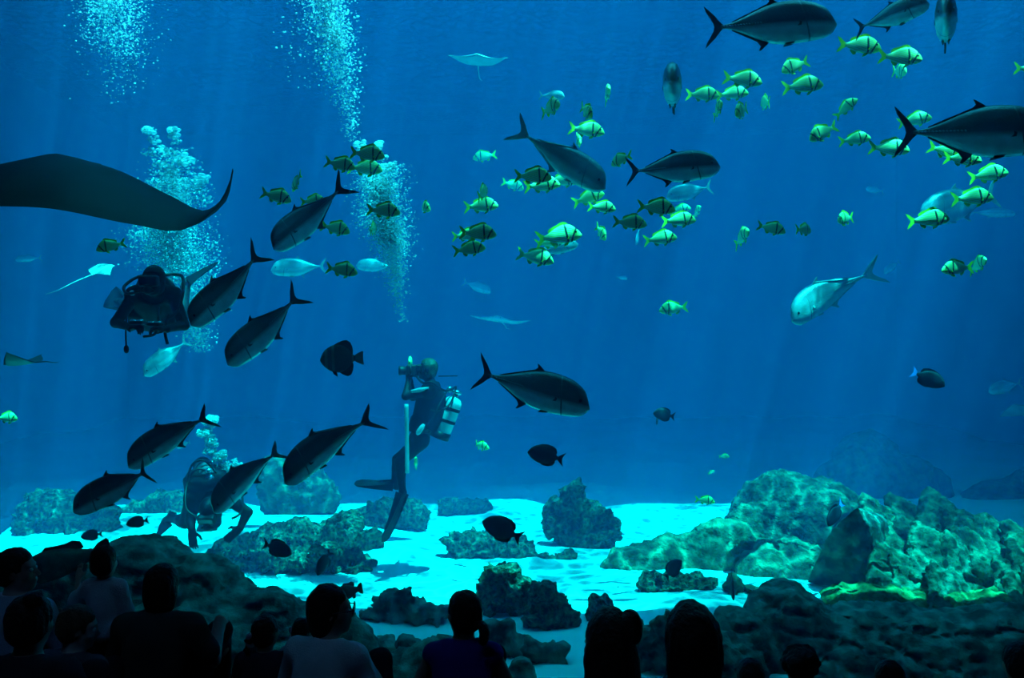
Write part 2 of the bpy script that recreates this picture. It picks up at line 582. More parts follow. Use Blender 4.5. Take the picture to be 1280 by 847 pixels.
reef('low ragged reef rock between the long reef and the foreground boulder', 714, [(345, 699, 40, 9), (300, 703, 30, 9), (375, 702, 20, 6), (272, 700, 20, 8)], 18)
reef('dim reef rock behind the fins of the upright diver', 662, [(480, 642, 30, 18), (515, 640, 22, 14), (448, 646, 16, 10)], 19)
reef('reef rock on the far left sand behind the dark trevally', 668, [(95, 640, 42, 26), (58, 634, 30, 20), (132, 650, 20, 18), (40, 650, 20, 16)], 20)
reef('dim round reef dome behind the kneeling diver and the trevally', 648, [(368, 605, 44, 30), (345, 590, 20, 20), (395, 618, 26, 22)], 21, m='rock', h=.04)
reef('faint reef mound far behind the upright diver, between it and the middle coral', 640, [(590, 632, 26, 8), (560, 630, 14, 8)], 22, h=.04)
reef('low dim reef mound far left at the back of the sand', 646, [(215, 628, 36, 14), (180, 634, 24, 10), (250, 634, 20, 9)], 23, h=.04)
reef('knobbly dark rock at the bottom edge below the mid sand left of the ponytailed visitor', 850, [(556, 826, 34, 30), (536, 840, 24, 16), (585, 838, 20, 26)], 24, m='rock_dark', h=.025)
reef('dark round stone beside the dark foreground boulder, nearest the sand', 820, [(513, 808, 17, 14)], 25, m='rock_dark', knob=.03)
reef('small dark stone wedged between round stone and foreground boulder', 816, [(482, 802, 13, 12)], 26, m='rock_dark', knob=.03)
reef('small dark knobbly stone at the bottom edge right of the ponytailed visitor', 850, [(652, 838, 12, 11), (640, 842, 8, 8)], 27, m='rock_dark', knob=.03, h=.02)
reef('tiny pale stone between the twin-lobed and the round coral rock', 766, [(652, 762, 6, 4)], 28, knob=.01, h=.02)

# sunlit boulders on the right
B = 'sunlit boulders on the right'
def boulder(label, base, lumps, seed, m='rock_pale', **kw):
    kw = {**dict(amp=.08, freq=1.6, h=.035, k=.12, seed=seed, group=B), **kw}
    return rock('boulder', label, base, lumps, m, **kw)
boulder('big domed boulder with dappled light behind the other sunlit boulders', 698, [(990, 650, 78, 58), (1025, 655, 56, 48), (940, 668, 40, 34)], 31, m='rock')
boulder('small rounded boulder left of the dappled dome', 700, [(930, 655, 24, 28)], 32)
boulder('long low boulder sloping down to the sand, leftmost of the sunlit boulders', 716, [(845, 700, 88, 30, 0, .5), (905, 685, 60, 32, 0, .6), (790, 704, 40, 16, 0, .7)], 33)
boulder('mid boulder under the dappled dome, split by a crack', 725, [(985, 700, 58, 28, 0, .7), (950, 712, 30, 14, 0, .7)], 34)
boulder('smooth low boulder at the right end of the bright sand strip', 728, [(990, 718, 44, 16, 0, .7), (1012, 712, 26, 18, 0, .8)], 35)

# stacked slab outcrop: one thing, its slabs are parts
outc = empty('rock_outcrop', at(1160, 740, 9.0) * 1.0)
outc.location.z = SAND
props(outc, 'sunlit outcrop of tilted stacked rock slabs at the right edge', 'rock')
rock('core', None, 735, [(1130, 704, 46, 50, .9, .5), (1190, 712, 66, 44, .8, .45), (1260, 722, 80, 40, .7, .4)], 'rock', h=.05, amp=.06, k=.15, seed=41, parent=outc)
def slab(px, py, d, sx, sy, sz, tilt, lean, yaw, m, seed, name='rock_slab'):
    rot = Matrix.Rotation(R(yaw), 3, 'Z') @ Matrix.Rotation(R(tilt), 3, 'Y') @ Matrix.Rotation(R(lean), 3, 'X')
    s = Sdf().box((0, 0, 0), (sx, sy, sz), rot, .018, .02)
    me = s.mesh(name, .024, M[m], rock_disp(.016, 3.0, 0, 9, 0, seed))
    o = ob(name, me, outc)
    o.location = at(px, py, d) - outc.location
    return o
rs = random.Random(8)
# layers dip down to the right; each is broken into a few slabs
for r, (px, py) in enumerate([(1078, 644), (1084, 664), (1088, 684), (1092, 704), (1096, 724), (1116, 640), (1152, 646), (1190, 658), (1226, 668), (1262, 678), (1296, 690)]):
    ang = R(30 + rs.uniform(-4, 4))
    while py < 742 and px < 1320:
        ln = rs.uniform(60, 120)
        cx, cy = px + ln / 2 * math.cos(ang), py + ln / 2 * math.sin(ang)
        d = 8.05 + (745 - cy) / 110 * 1.5 + rs.uniform(-.07, .07)
        slab(cx, cy + rs.uniform(-3, 3), d, ln * .54 * d / F, rs.uniform(.26, .36), rs.uniform(.045, .075), math.degrees(ang) + rs.uniform(-5, 5), rs.uniform(32, 46), rs.uniform(-8, 8),
             rs.choice(['rock', 'rock_pale', 'rock_pale']), 50 + int(px) + r)
        px += ln * math.cos(ang); py += ln * math.sin(ang)

def hull_rock(name, front, back, m, seed, parent, amp=.04, cuts=14):
    bm = bmesh.new()
    for p in front + back: bm.verts.new(at(*p) - parent.location)
    r = bmesh.ops.convex_hull(bm, input=bm.verts)
    bmesh.ops.delete(bm, geom=[g for g in r['geom_interior'] if isinstance(g, bmesh.types.BMVert)], context='VERTS')
    bmesh.ops.triangulate(bm, faces=bm.faces)
    bmesh.ops.subdivide_edges(bm, edges=bm.edges, cuts=cuts, use_grid_fill=True)
    bmesh.ops.recalc_face_normals(bm, faces=bm.faces)
    bm.normal_update()
    P = np.array([v.co[:] for v in bm.verts])
    n = amp * fbm(P * 2.5, seed, 4) + .4 * amp * fbm(P * 11, seed + 3, 2)
    for v, a, q in zip(bm.verts, n, [v.normal.copy() for v in bm.verts]): v.co += q * float(a)
    me = bpy.data.meshes.new(name); bm.to_mesh(me); bm.free()
    me.materials.append(M[m])
    me.polygons.foreach_set('use_smooth', np.ones(len(me.polygons), dtype=bool))
    return ob(name, me, parent)
hull_rock('rock_face', [(1072, 634, 8.0), (1050, 650, 8.05), (1034, 672, 8.2), (1008, 728, 8.55), (1022, 745, 8.6), (1070, 745, 8.55), (1104, 738, 8.5), (1088, 660, 8.15)],
          [(1080, 640, 9.2), (1060, 655, 9.2), (1050, 735, 9.3), (1110, 740, 9.3), (1110, 650, 9.2)], 'rock_dark', 99, outc)

rock('rock_ledge', 'flat bright green algae ledge at the right below the slab outcrop', 764,
     [(1160, 752, 130, 15, 0, .3), (1075, 744, 50, 13, 0, .5), (1250, 750, 70, 15, 0, .45)], 'rock_green', amp=.05, freq=2.4, strata=.06, h=.035, k=.1, seed=61)
rock('boulder', 'big dark foreground boulder filling the lower right corner', None,
     [(1150, 836, 240, 70, .1, .42), (985, 773, 62, 40, .35, .8), (920, 800, 52, 38, .2, .8), (1240, 806, 120, 44, .2, .5), (1090, 794, 120, 38, .3, .5), (900, 835, 60, 40, -.1, .7)],
     'rock_dark', amp=.06, freq=1.6, strata=.16, h=.035, k=.1, seed=62, d=6.25)

# background rocks, deep in the haze on the right
boulder('dim rounded rock standing tall in the haze behind the dappled dome', 620, [(1085, 590, 50, 52), (1130, 610, 50, 44), (1045, 610, 34, 36)], 71, m='rock', group='dim rocks in the haze', h=.06)
boulder('dim jagged rock in the haze at the right edge', 622, [(1245, 630, 56, 34, 0, .6), (1212, 640, 34, 20, 0, .6), (1275, 612, 28, 24, 0, .6)], 72, m='rock', group='dim rocks in the haze', h=.06)

# dark foreground boulders on the left
rock('boulder', 'big dark foreground boulder on the left with a flat top', None,
     [(180, 735, 82, 68, .5, .9), (110, 740, 70, 58, .45, .9), (245, 770, 90, 72, .4, .8), (330, 800, 80, 70, .3, .8), (400, 830, 66, 62, .2, .8), (60, 790, 90, 84, .3, .8), (200, 830, 200, 70, 0, .4)],
     'rock_dark', amp=.05, freq=1.7, strata=.09, h=.035, k=.1, seed=81, d=5.95)
rock('boulder', 'smooth dark boulder right of the flat topped one, left of the mid sand', None,
     [(438, 800, 32, 34, 0, 1), (405, 775, 30, 34, .1, 1), (452, 830, 36, 36, -.1, 1)], 'rock_dark', amp=.03, freq=2, h=.03, k=.1, seed=82, d=6.3)
rock('boulder', 'low dark boulder at the bottom edge between the bespectacled and the ponytailed visitor', None,
     [(500, 845, 60, 26, 0, .7), (540, 838, 34, 34, 0, .9)], 'rock_dark', amp=.04, freq=2, h=.03, k=.1, seed=83, d=6.0)
# ------------------------------------------------------------------ fish
def mat_fish(name, back, flank, belly, zb, zf, rough=.4, metal=.0, spec=.5, bars=(), barcol=(.01, .01, .012), stripes=None, head=None, mott=.25):
    """colouring of a fish: back to belly bands in its own axes, bars at places along its length"""
    m = bpy.data.materials.new(name)
    nt, N, L = nodes_of(m)
    b = N['Principled BSDF']
    b.inputs['Roughness'].default_value = rough
    b.inputs['Metallic'].default_value = metal
    b.inputs['Specular IOR Level'].default_value = spec
    tc = N.new('ShaderNodeTexCoord')
    sp = N.new('ShaderNodeSeparateXYZ')
    L.new(tc.outputs['Object'], sp.inputs[0])
    X, Z = sp.outputs['X'], sp.outputs['Z']
    mr = N.new('ShaderNodeMapRange')
    mr.inputs['From Min'].default_value = -zb; mr.inputs['From Max'].default_value = zb
    L.new(Z, mr.inputs['Value'])
    c = ramp(N, L, mr.outputs[0], [(.36 if zf < .9 else .12, belly), (.10 + .5 * zf, flank), (.5 + .25 * zf, flank), (.92, back)])
    if stripes:
        # fine lines running along the body, slightly slanting up to the back
        t = math_node(N, L, 'MULTIPLY_ADD', X, .28, Z)
        w = math_node(N, L, 'SINE', math_node(N, L, 'MULTIPLY', t, 150.0))
        w = math_node(N, L, 'GREATER_THAN', w, .1)
        w = math_node(N, L, 'MULTIPLY', w, .8)
        c = mix_col(N, L, w, c, stripes)
    if head:
        h = math_node(N, L, 'GREATER_THAN', math_node(N, L, 'MULTIPLY_ADD', Z, .15, X), .32)
        c = mix_col(N, L, h, c, head)
    for x0, wdt, sl in bars:
        d = math_node(N, L, 'ABSOLUTE', math_node(N, L, 'SUBTRACT', math_node(N, L, 'MULTIPLY_ADD', Z, sl, X), x0))
        f = math_node(N, L, 'LESS_THAN', d, wdt)
        c = mix_col(N, L, f, c, barcol)
    nz = N.new('ShaderNodeTexNoise'); nz.inputs['Scale'].default_value = 14; nz.inputs['Detail'].default_value = 4
    L.new(tc.outputs['Object'], nz.inputs['Vector'])
    k = ramp(N, L, nz.outputs['Fac'], [(.3, (1 - mott,) * 3), (.7, (1, 1, 1))])
    mm = N.new('ShaderNodeMix'); mm.data_type = 'RGBA'; mm.blend_type = 'MULTIPLY'; mm.inputs[0].default_value = 1
    L.new(c, mm.inputs[6]); L.new(k, mm.inputs[7])
    L.new(mm.outputs[2], b.inputs['Base Color'])
    # scales
    vo = N.new('ShaderNodeTexVoronoi'); vo.inputs['Scale'].default_value = 70
    L.new(tc.outputs['Object'], vo.inputs['Vector'])
    bp = N.new('ShaderNodeBump'); bp.inputs['Strength'].default_value = .15; bp.inputs['Distance'].default_value = .01
    L.new(vo.outputs['Distance'], bp.inputs['Height']); L.new(bp.outputs['Normal'], b.inputs['Normal'])
    return m

M['jack'] = mat_fish('jack_skin', (.015, .022, .028), (.075, .10, .115), (.85, .9, .86), .16, .78, .35, .15, .6, bars=((.255, .006, .25),), barcol=(.10, .12, .13))  # pale belly, brightened further to stand in for light off the sand
M['jack_pale'] = mat_fish('silver_jack_skin', (.10, .15, .17), (.28, .36, .37), (.60, .66, .62), .16, .8, .35, .15, .6, bars=((.255, .006, .25),), barcol=(.2, .25, .26))
M['jack_fin'] = mat('jack_fin', (.025, .03, .036), .5, .3)
M['jack_fin_pale'] = mat('pale_jack_fin', (.26, .33, .32), .5, .3)
Y = (.95, .90, .04)
M['pork'] = mat_fish('porkfish_skin', (.78, .86, .22), (.72, .87, .50), (.82, .9, .72), .2, .9, .4, 0, .5, bars=((.345, .020, -.55), (.185, .022, .12)), barcol=(.02, .025, .02), stripes=(.78, .80, .06), head=(.88, .90, .22), mott=.1)
M['pork_fin'] = mat('yellow_fin', Y, .5, .3, col2=(.75, .7, .02))
M['tang'] = mat_fish('dark_tang_skin', (.012, .016, .03), (.018, .024, .045), (.02, .03, .05), .25, .9, .6, 0, .3)
M['tang_fin'] = mat('dark_tang_fin', (.012, .016, .03), .6, .2)
M['blue_fin'] = mat('bright_blue_fin', (.12, .30, .95), .5, .3)
M['bat'] = mat_fish('batfish_skin', (.03, .03, .025), (.06, .06, .05), (.06, .06, .05), .3, .9, .5, 0, .3, bars=((.36, .035, 0), (.20, .03, 0), (-.25, .02, 0)), barcol=(.16, .18, .15))
M['bat_fin'] = mat('batfish_fin', (.035, .035, .03), .6, .2)
M['bat_tail'] = mat('batfish_tail', (.16, .18, .14), .6, .2)
M['grouper'] = mat_fish('grouper_skin', (.07, .075, .06), (.10, .11, .09), (.18, .19, .16), .2, .9, .6, 0, .3, mott=.6)
M['eye'] = mat('fish_eye', (.008, .008, .01), .15, .6)
M['ray_dark'] = mat('dark_ray_skin', (.006, .008, .012), .6, .12, col2=(.003, .004, .006), nscale=5)
M['ray_pale'] = mat('pale_ray_skin', (.55, .66, .60), .6, .3, col2=(.42, .52, .48), nscale=5)
M['ray_grey'] = mat('grey_ray_skin', (.16, .19, .20), .6, .3, col2=(.11, .13, .14), nscale=5)

def hermite(xs, ys, x):
    xs, ys = np.array(xs, float), np.array(ys, float)
    m = np.gradient(ys, xs)
    i = np.clip(np.searchsorted(xs, x) - 1, 0, len(xs) - 2)
    h = xs[i + 1] - xs[i]; t = (x - xs[i]) / h
    return ((2 * t ** 3 - 3 * t ** 2 + 1) * ys[i] + (t ** 3 - 2 * t ** 2 + t) * h * m[i] + (-2 * t ** 3 + 3 * t ** 2) * ys[i + 1] + (t ** 3 - t ** 2) * h * m[i + 1])

def bendf(V, b):
    V = np.array(V, float)
    s = .5 - V[:, 0]
    q = np.clip(s - .35, 0, 1)
    V[:, 1] += b * q * q * 2.2 + b * .25 * np.clip(.25 - s, 0, 1)
    return V

def body_mesh(name, prof, m, b, nr=14, ns=26, blunt=.6):
    S, zt, zb, w = [np.array(c, float) for c in zip(*prof)]
    u = np.linspace(0, 1, ns); ss = S[0] + (S[-1] - S[0]) * (u ** 1.35)
    T, B, W = hermite(S, zt, ss), hermite(S, zb, ss), np.maximum(hermite(S, w, ss), .003)
    V = []
    for s, t, bt, ww in zip(ss, T, B, W):
        for k in range(nr):
            a = 2 * math.pi * k / nr
            sy, cz = math.sin(a), math.cos(a)
            V.append((.5 - s, ww * math.copysign(abs(sy) ** .85, sy), (t + bt) / 2 + (t - bt) / 2 * cz))
    Fc = []
    for i in range(ns - 1):
        for k in range(nr):
            p, q = i * nr + k, i * nr + (k + 1) % nr
            Fc.append((p, q, q + nr, p + nr))
    V.append((.5 - ss[0] + .006, 0, (T[0] + B[0]) / 2)); n = len(V) - 1
    for k in range(nr): Fc.append((n, (k + 1) % nr, k))
    Fc.append(tuple(range((ns - 1) * nr, ns * nr)))
    return mesh_of(name, bendf(V, b), Fc, m)

def plate(name, pts, m, b, th=.010, y=0.0, rot=None, org=None):
    """thin fin from an outline of (s, z) points; thicker at its root side"""
    P = np.array([(.5 - s, 0, z) for s, z in pts])
    if rot is not None:
        o = np.array((.5 - org[0], 0, org[1]))
        P = (P - o) @ np.array(rot).T + o + np.array((0, y, 0))
        nrm = np.array(rot) @ np.array((0, 1, 0))
    else:
        nrm = np.array((0, 1, 0))
    V = np.concatenate((P + nrm * th / 2, P - nrm * th / 2))
    n = len(pts)
    Fc = [tuple(range(n)), tuple(range(2 * n - 1, n - 1, -1))]
    for i in range(n):
        j = (i + 1) % n
        Fc.append((i, i + n, j + n, j))
    return mesh_of(name, bendf(V, b), Fc, m, False)

def both_fins(name, pts, m, b, y, ang, sweep=0):
    out = []
    for sg in (1, -1):
        rot = Matrix.Rotation(R(sg * ang), 3, 'Z') @ Matrix.Rotation(R(sg * sweep), 3, 'X')
        out.append((name, plate(name, pts, m, b, .008, sg * y, rot, pts[0])))
    return out

def sphere_mesh(name, c, r, m, b=0, n=6):
    V, Fc = [], []
    r = (r, r, r) if isinstance(r, (int, float)) else r
    for i in range(n + 1):
        for k in range(2 * n):
            a, t = math.pi * i / n, math.pi * k / n
            V.append((c[0] + r[0] * math.sin(a) * math.cos(t), c[1] + r[1] * math.sin(a) * math.sin(t), c[2] + r[2] * math.cos(a)))
    for i in range(n):
        for k in range(2 * n):
            p, q = i * 2 * n + k, i * 2 * n + (k + 1) % (2 * n)
            Fc.append((p, p + 2 * n, q + 2 * n, q))
    return mesh_of(name, bendf(V, b) if b else V, Fc, m)

def eyes(s, z, y, r, b):
    return [('eye', sphere_mesh('eye', bendf([(.5 - s, sg * y, z)], b)[0], (r, r * .5, r), M['eye'], 0, 5)) for sg in (1, -1)]

def jack_parts(b, pale):
    sk, fn = (M['jack_pale'], M['jack_fin_pale']) if pale else (M['jack'], M['jack_fin'])
    prof = [(0, -.018, -.045, .012), (.02, .022, -.078, .026), (.06, .088, -.112, .043), (.13, .138, -.134, .062), (.24, .170, -.150, .074), (.36, .176, -.160, .076),
            (.48, .160, -.152, .068), (.60, .114, -.114, .05), (.72, .058, -.060, .03), (.80, .026, -.026, .02), (.86, .014, -.014, .014), (.885, .013, -.013, .008)]
    P = [('body', body_mesh('body', prof, sk, b))]
    P.append(('tail_fin', plate('tail_fin', [(.86, .016), (.885, .04), (.92, .085), (1.0, .165), (.985, .12), (.955, .07), (.932, .03), (.925, 0), (.932, -.03), (.955, -.07), (.985, -.12), (1.0, -.165), (.92, -.085), (.885, -.04), (.86, -.016)], fn, b, .012)))
    P.append(('dorsal_fin', plate('dorsal_fin', [(.42, .15), (.455, .178), (.50, .205), (.515, .210), (.50, .180), (.52, .158), (.60, .122), (.70, .078), (.79, .036), (.79, .022), (.70, .055), (.60, .095), (.50, .13)], fn, b)))
    P.append(('anal_fin', plate('anal_fin', [(.50, -.125), (.525, -.155), (.575, -.200), (.59, -.198), (.575, -.165), (.60, -.13), (.70, -.080), (.79, -.036), (.79, -.02), (.70, -.05), (.60, -.09)], fn, b)))
    P += both_fins('pectoral_fin', [(.275, -.015), (.32, .005), (.40, .005), (.50, -.03), (.55, -.055), (.48, -.04), (.40, -.035), (.32, -.045), (.28, -.04)], fn, b, .074, 10)
    P += both_fins('pelvic_fin', [(.30, -.125), (.33, -.16), (.40, -.178), (.385, -.15), (.36, -.13)], fn, b, .02, 8, 15)
    for sg in (1, -1):                       # keel of bony scutes on each side of the tail stalk
        V, Fc = [], []
        for i in range(14):
            s = .58 + i * .021
            y = sg * (float(np.interp(s, (.48, .6, .72, .8, .88), (.068, .05, .03, .02, .012))) + .001)
            n = len(V)
            V += [(.5 - s + .012, y * .96, 0), (.5 - s, y, .008), (.5 - s - .012, y * .9, 0), (.5 - s, y, -.008), (.5 - s - .006, y + sg * .006, 0)]
            Fc += [(n, n + 1, n + 4), (n + 1, n + 2, n + 4), (n + 2, n + 3, n + 4), (n + 3, n, n + 4)]
        P.append(('scute_ridge', mesh_of('scute_ridge', bendf(V, b), Fc, M['jack_fin_pale'], False)))
    P += eyes(.09, .018, .047, .016, b)
    return P

def pork_parts(b):
    prof = [(0, -.03, -.06, .012), (.03, .02, -.085, .032), (.10, .095, -.12, .055), (.20, .170, -.145, .075), (.32, .205, -.155, .082),
            (.45, .190, -.150, .075), (.58, .140, -.125, .055), (.70, .078, -.08, .032), (.78, .045, -.045, .02), (.82, .042, -.042, .012)]
    f = M['pork_fin']
    P = [('body', body_mesh('body', prof, M['pork'], b, 14, 22))]
    P.append(('tail_fin', plate('tail_fin', [(.79, .04), (.85, .07), (.93, .135), (1.0, .165), (.965, .09), (.91, .02), (.905, 0), (.91, -.02), (.965, -.09), (1.0, -.165), (.93, -.135), (.85, -.07), (.79, -.04)], f, b, .014)))
    P.append(('dorsal_fin', plate('dorsal_fin', [(.26, .19), (.30, .235), (.36, .255), (.44, .240), (.52, .205), (.60, .185), (.68, .155), (.72, .115), (.70, .07), (.58, .13), (.45, .18), (.34, .195)], f, b)))
    P.append(('anal_fin', plate('anal_fin', [(.54, -.125), (.575, -.18), (.62, -.185), (.67, -.145), (.70, -.10), (.68, -.075), (.60, -.10)], f, b)))
    P += both_fins('pectoral_fin', [(.26, -.05), (.31, -.02), (.40, -.03), (.43, -.06), (.36, -.085), (.28, -.085)], f, b, .078, 16)
    P += both_fins('pelvic_fin', [(.28, -.135), (.32, -.185), (.40, -.215), (.40, -.18), (.35, -.145)], f, b, .03, 8, 14)
    P += eyes(.115, .03, .055, .022, b)
    return P

def tang_parts(b, blue=False):
    prof = [(0, -.01, -.05, .012), (.03, .05, -.08, .03), (.10, .14, -.14, .05), (.22, .215, -.20, .065), (.38, .245, -.235, .07),
            (.55, .225, -.215, .058), (.68, .15, -.15, .038), (.77, .06, -.065, .02), (.83, .035, -.035, .012)]
    f, tf = M['tang_fin'], (M['blue_fin'] if blue else M['tang_fin'])
    P = [('body', body_mesh('body', prof, M['tang'], b, 14, 22))]
    P.append(('tail_fin', plate('tail_fin', [(.80, .035), (.87, .09), (1.0, .19), (.95, .09), (.925, 0), (.95, -.09), (1.0, -.19), (.87, -.09), (.80, -.035)], tf, b, .014)))
    P.append(('dorsal_fin', plate('dorsal_fin', [(.20, .20), (.30, .255), (.45, .285), (.60, .275), (.72, .22), (.76, .14), (.75, .07), (.66, .15), (.5, .22), (.34, .23)], f, b)))
    P.append(('anal_fin', plate('anal_fin', [(.36, -.225), (.46, -.27), (.60, -.265), (.72, -.215), (.76, -.14), (.75, -.07), (.66, -.14), (.5, -.21)], f, b)))
    P += both_fins('pectoral_fin', [(.24, -.01), (.30, .04), (.38, .03), (.38, -.03), (.30, -.06)], f, b, .066, 18)
    P += eyes(.11, .07, .048, .018, b)
    return P

def bat_parts(b):
    prof = [(0, .0, -.04, .012), (.02, .06, -.08, .03), (.08, .17, -.16, .05), (.20, .27, -.26, .065), (.36, .33, -.32, .07),
            (.52, .31, -.30, .06), (.66, .20, -.20, .04), (.76, .08, -.08, .022), (.81, .06, -.06, .012)]
    f = M['bat_fin']
    P = [('body', body_mesh('body', prof, M['bat'], b, 16, 24))]
    P.append(('tail_fin', plate('tail_fin', [(.78, .055), (.84, .10), (.97, .16), (1.0, .15), (.985, .05), (.985, -.05), (1.0, -.15), (.97, -.16), (.84, -.10), (.78, -.055)], M['bat_tail'], b, .014)))
    P.append(('dorsal_fin', plate('dorsal_fin', [(.30, .31), (.40, .37), (.52, .42), (.62, .43), (.70, .38), (.745, .28), (.76, .17), (.75, .08), (.62, .22), (.48, .31)], f, b)))
    P.append(('anal_fin', plate('anal_fin', [(.42, -.31), (.52, -.38), (.62, -.42), (.70, -.38), (.745, -.28), (.76, -.17), (.75, -.08), (.62, -.21), (.5, -.30)], f, b)))
    P += both_fins('pelvic_fin', [(.26, -.27), (.30, -.36), (.38, -.42), (.38, -.34), (.33, -.28)], f, b, .02, 6, 8)
    P += both_fins('pectoral_fin', [(.24, -.03), (.30, .03), (.36, .01), (.36, -.06), (.28, -.08)], f, b, .07, 18)
    P += eyes(.09, .07, .05, .02, b)
    return P

def grouper_parts(b):
    prof = [(0, -.02, -.07, .02), (.03, .03, -.10, .05), (.12, .10, -.14, .085), (.25, .155, -.165, .10), (.40, .165, -.165, .10),
            (.55, .14, -.14, .08), (.70, .09, -.09, .05), (.80, .06, -.06, .028), (.85, .055, -.055, .015)]
    f = M['grouper']
    P = [('body', body_mesh('body', prof, f, b, 16, 24))]
    P.append(('tail_fin', plate('tail_fin', [(.82, .05), (.88, .10), (.98, .13), (1.0, .10), (1.0, -.10), (.98, -.13), (.88, -.10), (.82, -.05)], f, b, .016)))
    P.append(('dorsal_fin', plate('dorsal_fin', [(.30, .15), (.36, .20), (.46, .19), (.56, .185), (.64, .20), (.72, .17), (.74, .10), (.70, .08), (.5, .14)], f, b)))
    P.append(('anal_fin', plate('anal_fin', [(.58, -.12), (.62, -.18), (.70, -.17), (.73, -.10), (.70, -.08)], f, b)))
    P += both_fins('pectoral_fin', [(.28, -.05), (.34, -.01), (.42, -.03), (.42, -.09), (.32, -.11)], f, b, .095, 20)
    P += eyes(.12, .05, .075, .016, b)
    return P

KINDS = {'trevally': lambda b: jack_parts(b, False), 'silver_jack': lambda b: jack_parts(b, True), 'porkfish': pork_parts,
         'surgeonfish': tang_parts, 'blue_tailed_surgeonfish': lambda b: tang_parts(b, True), 'batfish': bat_parts, 'grouper': grouper_parts}
CACHE = {}
def fish(kind, label, cx, cy, L, ang, yaw, D, roll=0, bend=0, group=None, zscale=1.0):
    """centre in pixels, true length in pixels at distance D, heading in the picture (0 right, 90 up), yaw towards the viewer"""
    key = (kind, bend)
    if key not in CACHE:
        CACHE[key] = KINDS[kind]({0: 0, 1: .45, -1: -.45}[bend])
    a, yw = R(ang), R(yaw)
    x = Vector((math.cos(yw) * math.cos(a), -math.sin(yw), math.cos(yw) * math.sin(a)))
    y = Vector((0, 0, 1)).cross(x).normalized()
    z = x.cross(y)
    rot = Matrix((x, y, z)).transposed() @ Matrix.Rotation(R(roll), 3, 'X')
    e = empty(kind, at(cx, cy, D), rot.to_euler())
    sc = L * D / F
    e.scale = (sc, sc, sc * zscale * (1.14 if kind == 'porkfish' else 1))
    for n, me in CACHE[key]:
        ob(n, me, e)
    props(e, label, 'fish', group)
    return e

def nt(kind, label, nose, tail, yaw, D, **kw):
    """same, from the picture places of nose and tail tip"""
    dx, dy = nose[0] - tail[0], -(nose[1] - tail[1])
    return fish(kind, label, (nose[0] + tail[0]) / 2, (nose[1] + tail[1]) / 2, math.hypot(dx, dy) / math.cos(R(yaw)), math.degrees(math.atan2(dy, dx)), yaw, D, **kw)

DJ = 'dark trevallies'
T = 'trevally'
nt(T, 'big dark trevally crossing the top right, facing right, its back cut near the top edge', (1043, 28), (882, 33), 4, 6.45, group=DJ)
nt(T, 'dark trevally cut off by the right edge above the porkfish', (1316, 168), (1122, 163), 6, 6.4, group=DJ)
nt(T, 'dark trevally facing right in the middle of the porkfish school', (898, 207), (783, 213), 8, 6.6, group=DJ)
nt(T, 'dark trevally swimming right above the middle of the tank, over the upright diver\'s tank height', (737, 506), (594, 464), 6, 6.6, group=DJ)
nt(T, 'dark trevally at the top edge right of the biggest one, seen three quarter', (1147, 14), (1080, 26), 42, 6.7, group=DJ)
fish(T, 'dim trevally seen head on at the top edge, farthest right', 1182, 28, 165, 200, 63, 6.4, group=DJ)
fish(T, 'dim trevally seen head on left of the first porkfish row', 841, 110, 150, 215, 76, 6.5, group=DJ)
nt(T, 'dark trevally diving to the left under the bubbles between two porkfish', (346, 312), (420, 238), 25, 6.7, bend=1, roll=14, group=DJ)
nt(T, 'dark trevally diving to the left beside the swimming diver\'s raised fin', (244, 405), (320, 322), 20, 6.6, bend=1, roll=14, group=DJ)
nt(T, 'dark trevally diving to the left below the diver\'s fin, above open water', (289, 453), (369, 374), 20, 6.7, bend=1, roll=14, group=DJ)
nt(T, 'dark trevally diving to the left, right of the kneeling diver', (359, 597), (450, 514), 20, 6.6, bend=1, roll=-6, group=DJ)
nt(T, 'dark trevally swimming left above the lowest one, left of the bubbles', (167, 578), (252, 513), 20, 6.7, bend=1, roll=-6, group=DJ)
nt(T, 'darkest trevally at the left, low over the reef, facing left', (96, 634), (193, 582), 10, 6.4, bend=1, roll=0, group=DJ)
nt(T, 'dark trevally passing right in front of the kneeling diver', (271, 634), (336, 556), 20, 7.2, bend=1, roll=-6, group=DJ)
SJ = 'pale silver jacks'
J = 'silver_jack'
nt(J, 'silver jack slanting down right among the porkfish, its tail up at left', (757, 236), (655, 166), 14, 7.15, bend=-1, group=SJ, zscale=.92)
nt(J, 'bright silver jack facing left at the right, alone in open water', (981, 399), (1075, 338), 18, 8.6, bend=1, group=SJ)
nt(J, 'bright silver jack behind two porkfish near the right edge', (1142, 272), (1256, 238), 15, 9.0, group=SJ)
nt(J, 'pale blue jack facing left in the bubbles left of a dark porkfish', (340, 336), (408, 332), 8, 10.5, group=SJ)
nt(J, 'pale blue jack half hidden behind the middle bubble plume', (446, 331), (494, 333), 8, 11, group=SJ)
nt(J, 'pale jack under the swimming diver, heading down to the left', (184, 467), (232, 424), 20, 10, group=SJ)
nt(J, 'pale broad jack half hidden behind the middle dark trevally', (832, 246), (892, 232), 12, 9.6, group=SJ)
nt(J, 'slender pale blue jack behind the porkfish at the right edge', (1268, 267), (1212, 265), 5, 12.5, group=SJ, zscale=.6)
nt(J, 'faint jack far off below the upper left ray wing', (20, 324), (52, 322), 5, 12, group=SJ, zscale=.8)
nt(J, 'faint jack in the haze right of the first porkfish pair, above the bright jack', (1082, 236), (1106, 239), 10, 14, group=SJ)
nt(J, 'faint small jack deep in the haze right of the bright jack', (1104, 341), (1126, 326), 10, 14.5, group=SJ)
nt(J, 'faint blue jack at the right edge above the faint ray', (1234, 488), (1280, 478), 8, 12.5, group=SJ)
nt(J, 'faint jack in the haze right of the plume, above the faint ray', (614, 364), (578, 352), 8, 14, group=SJ)
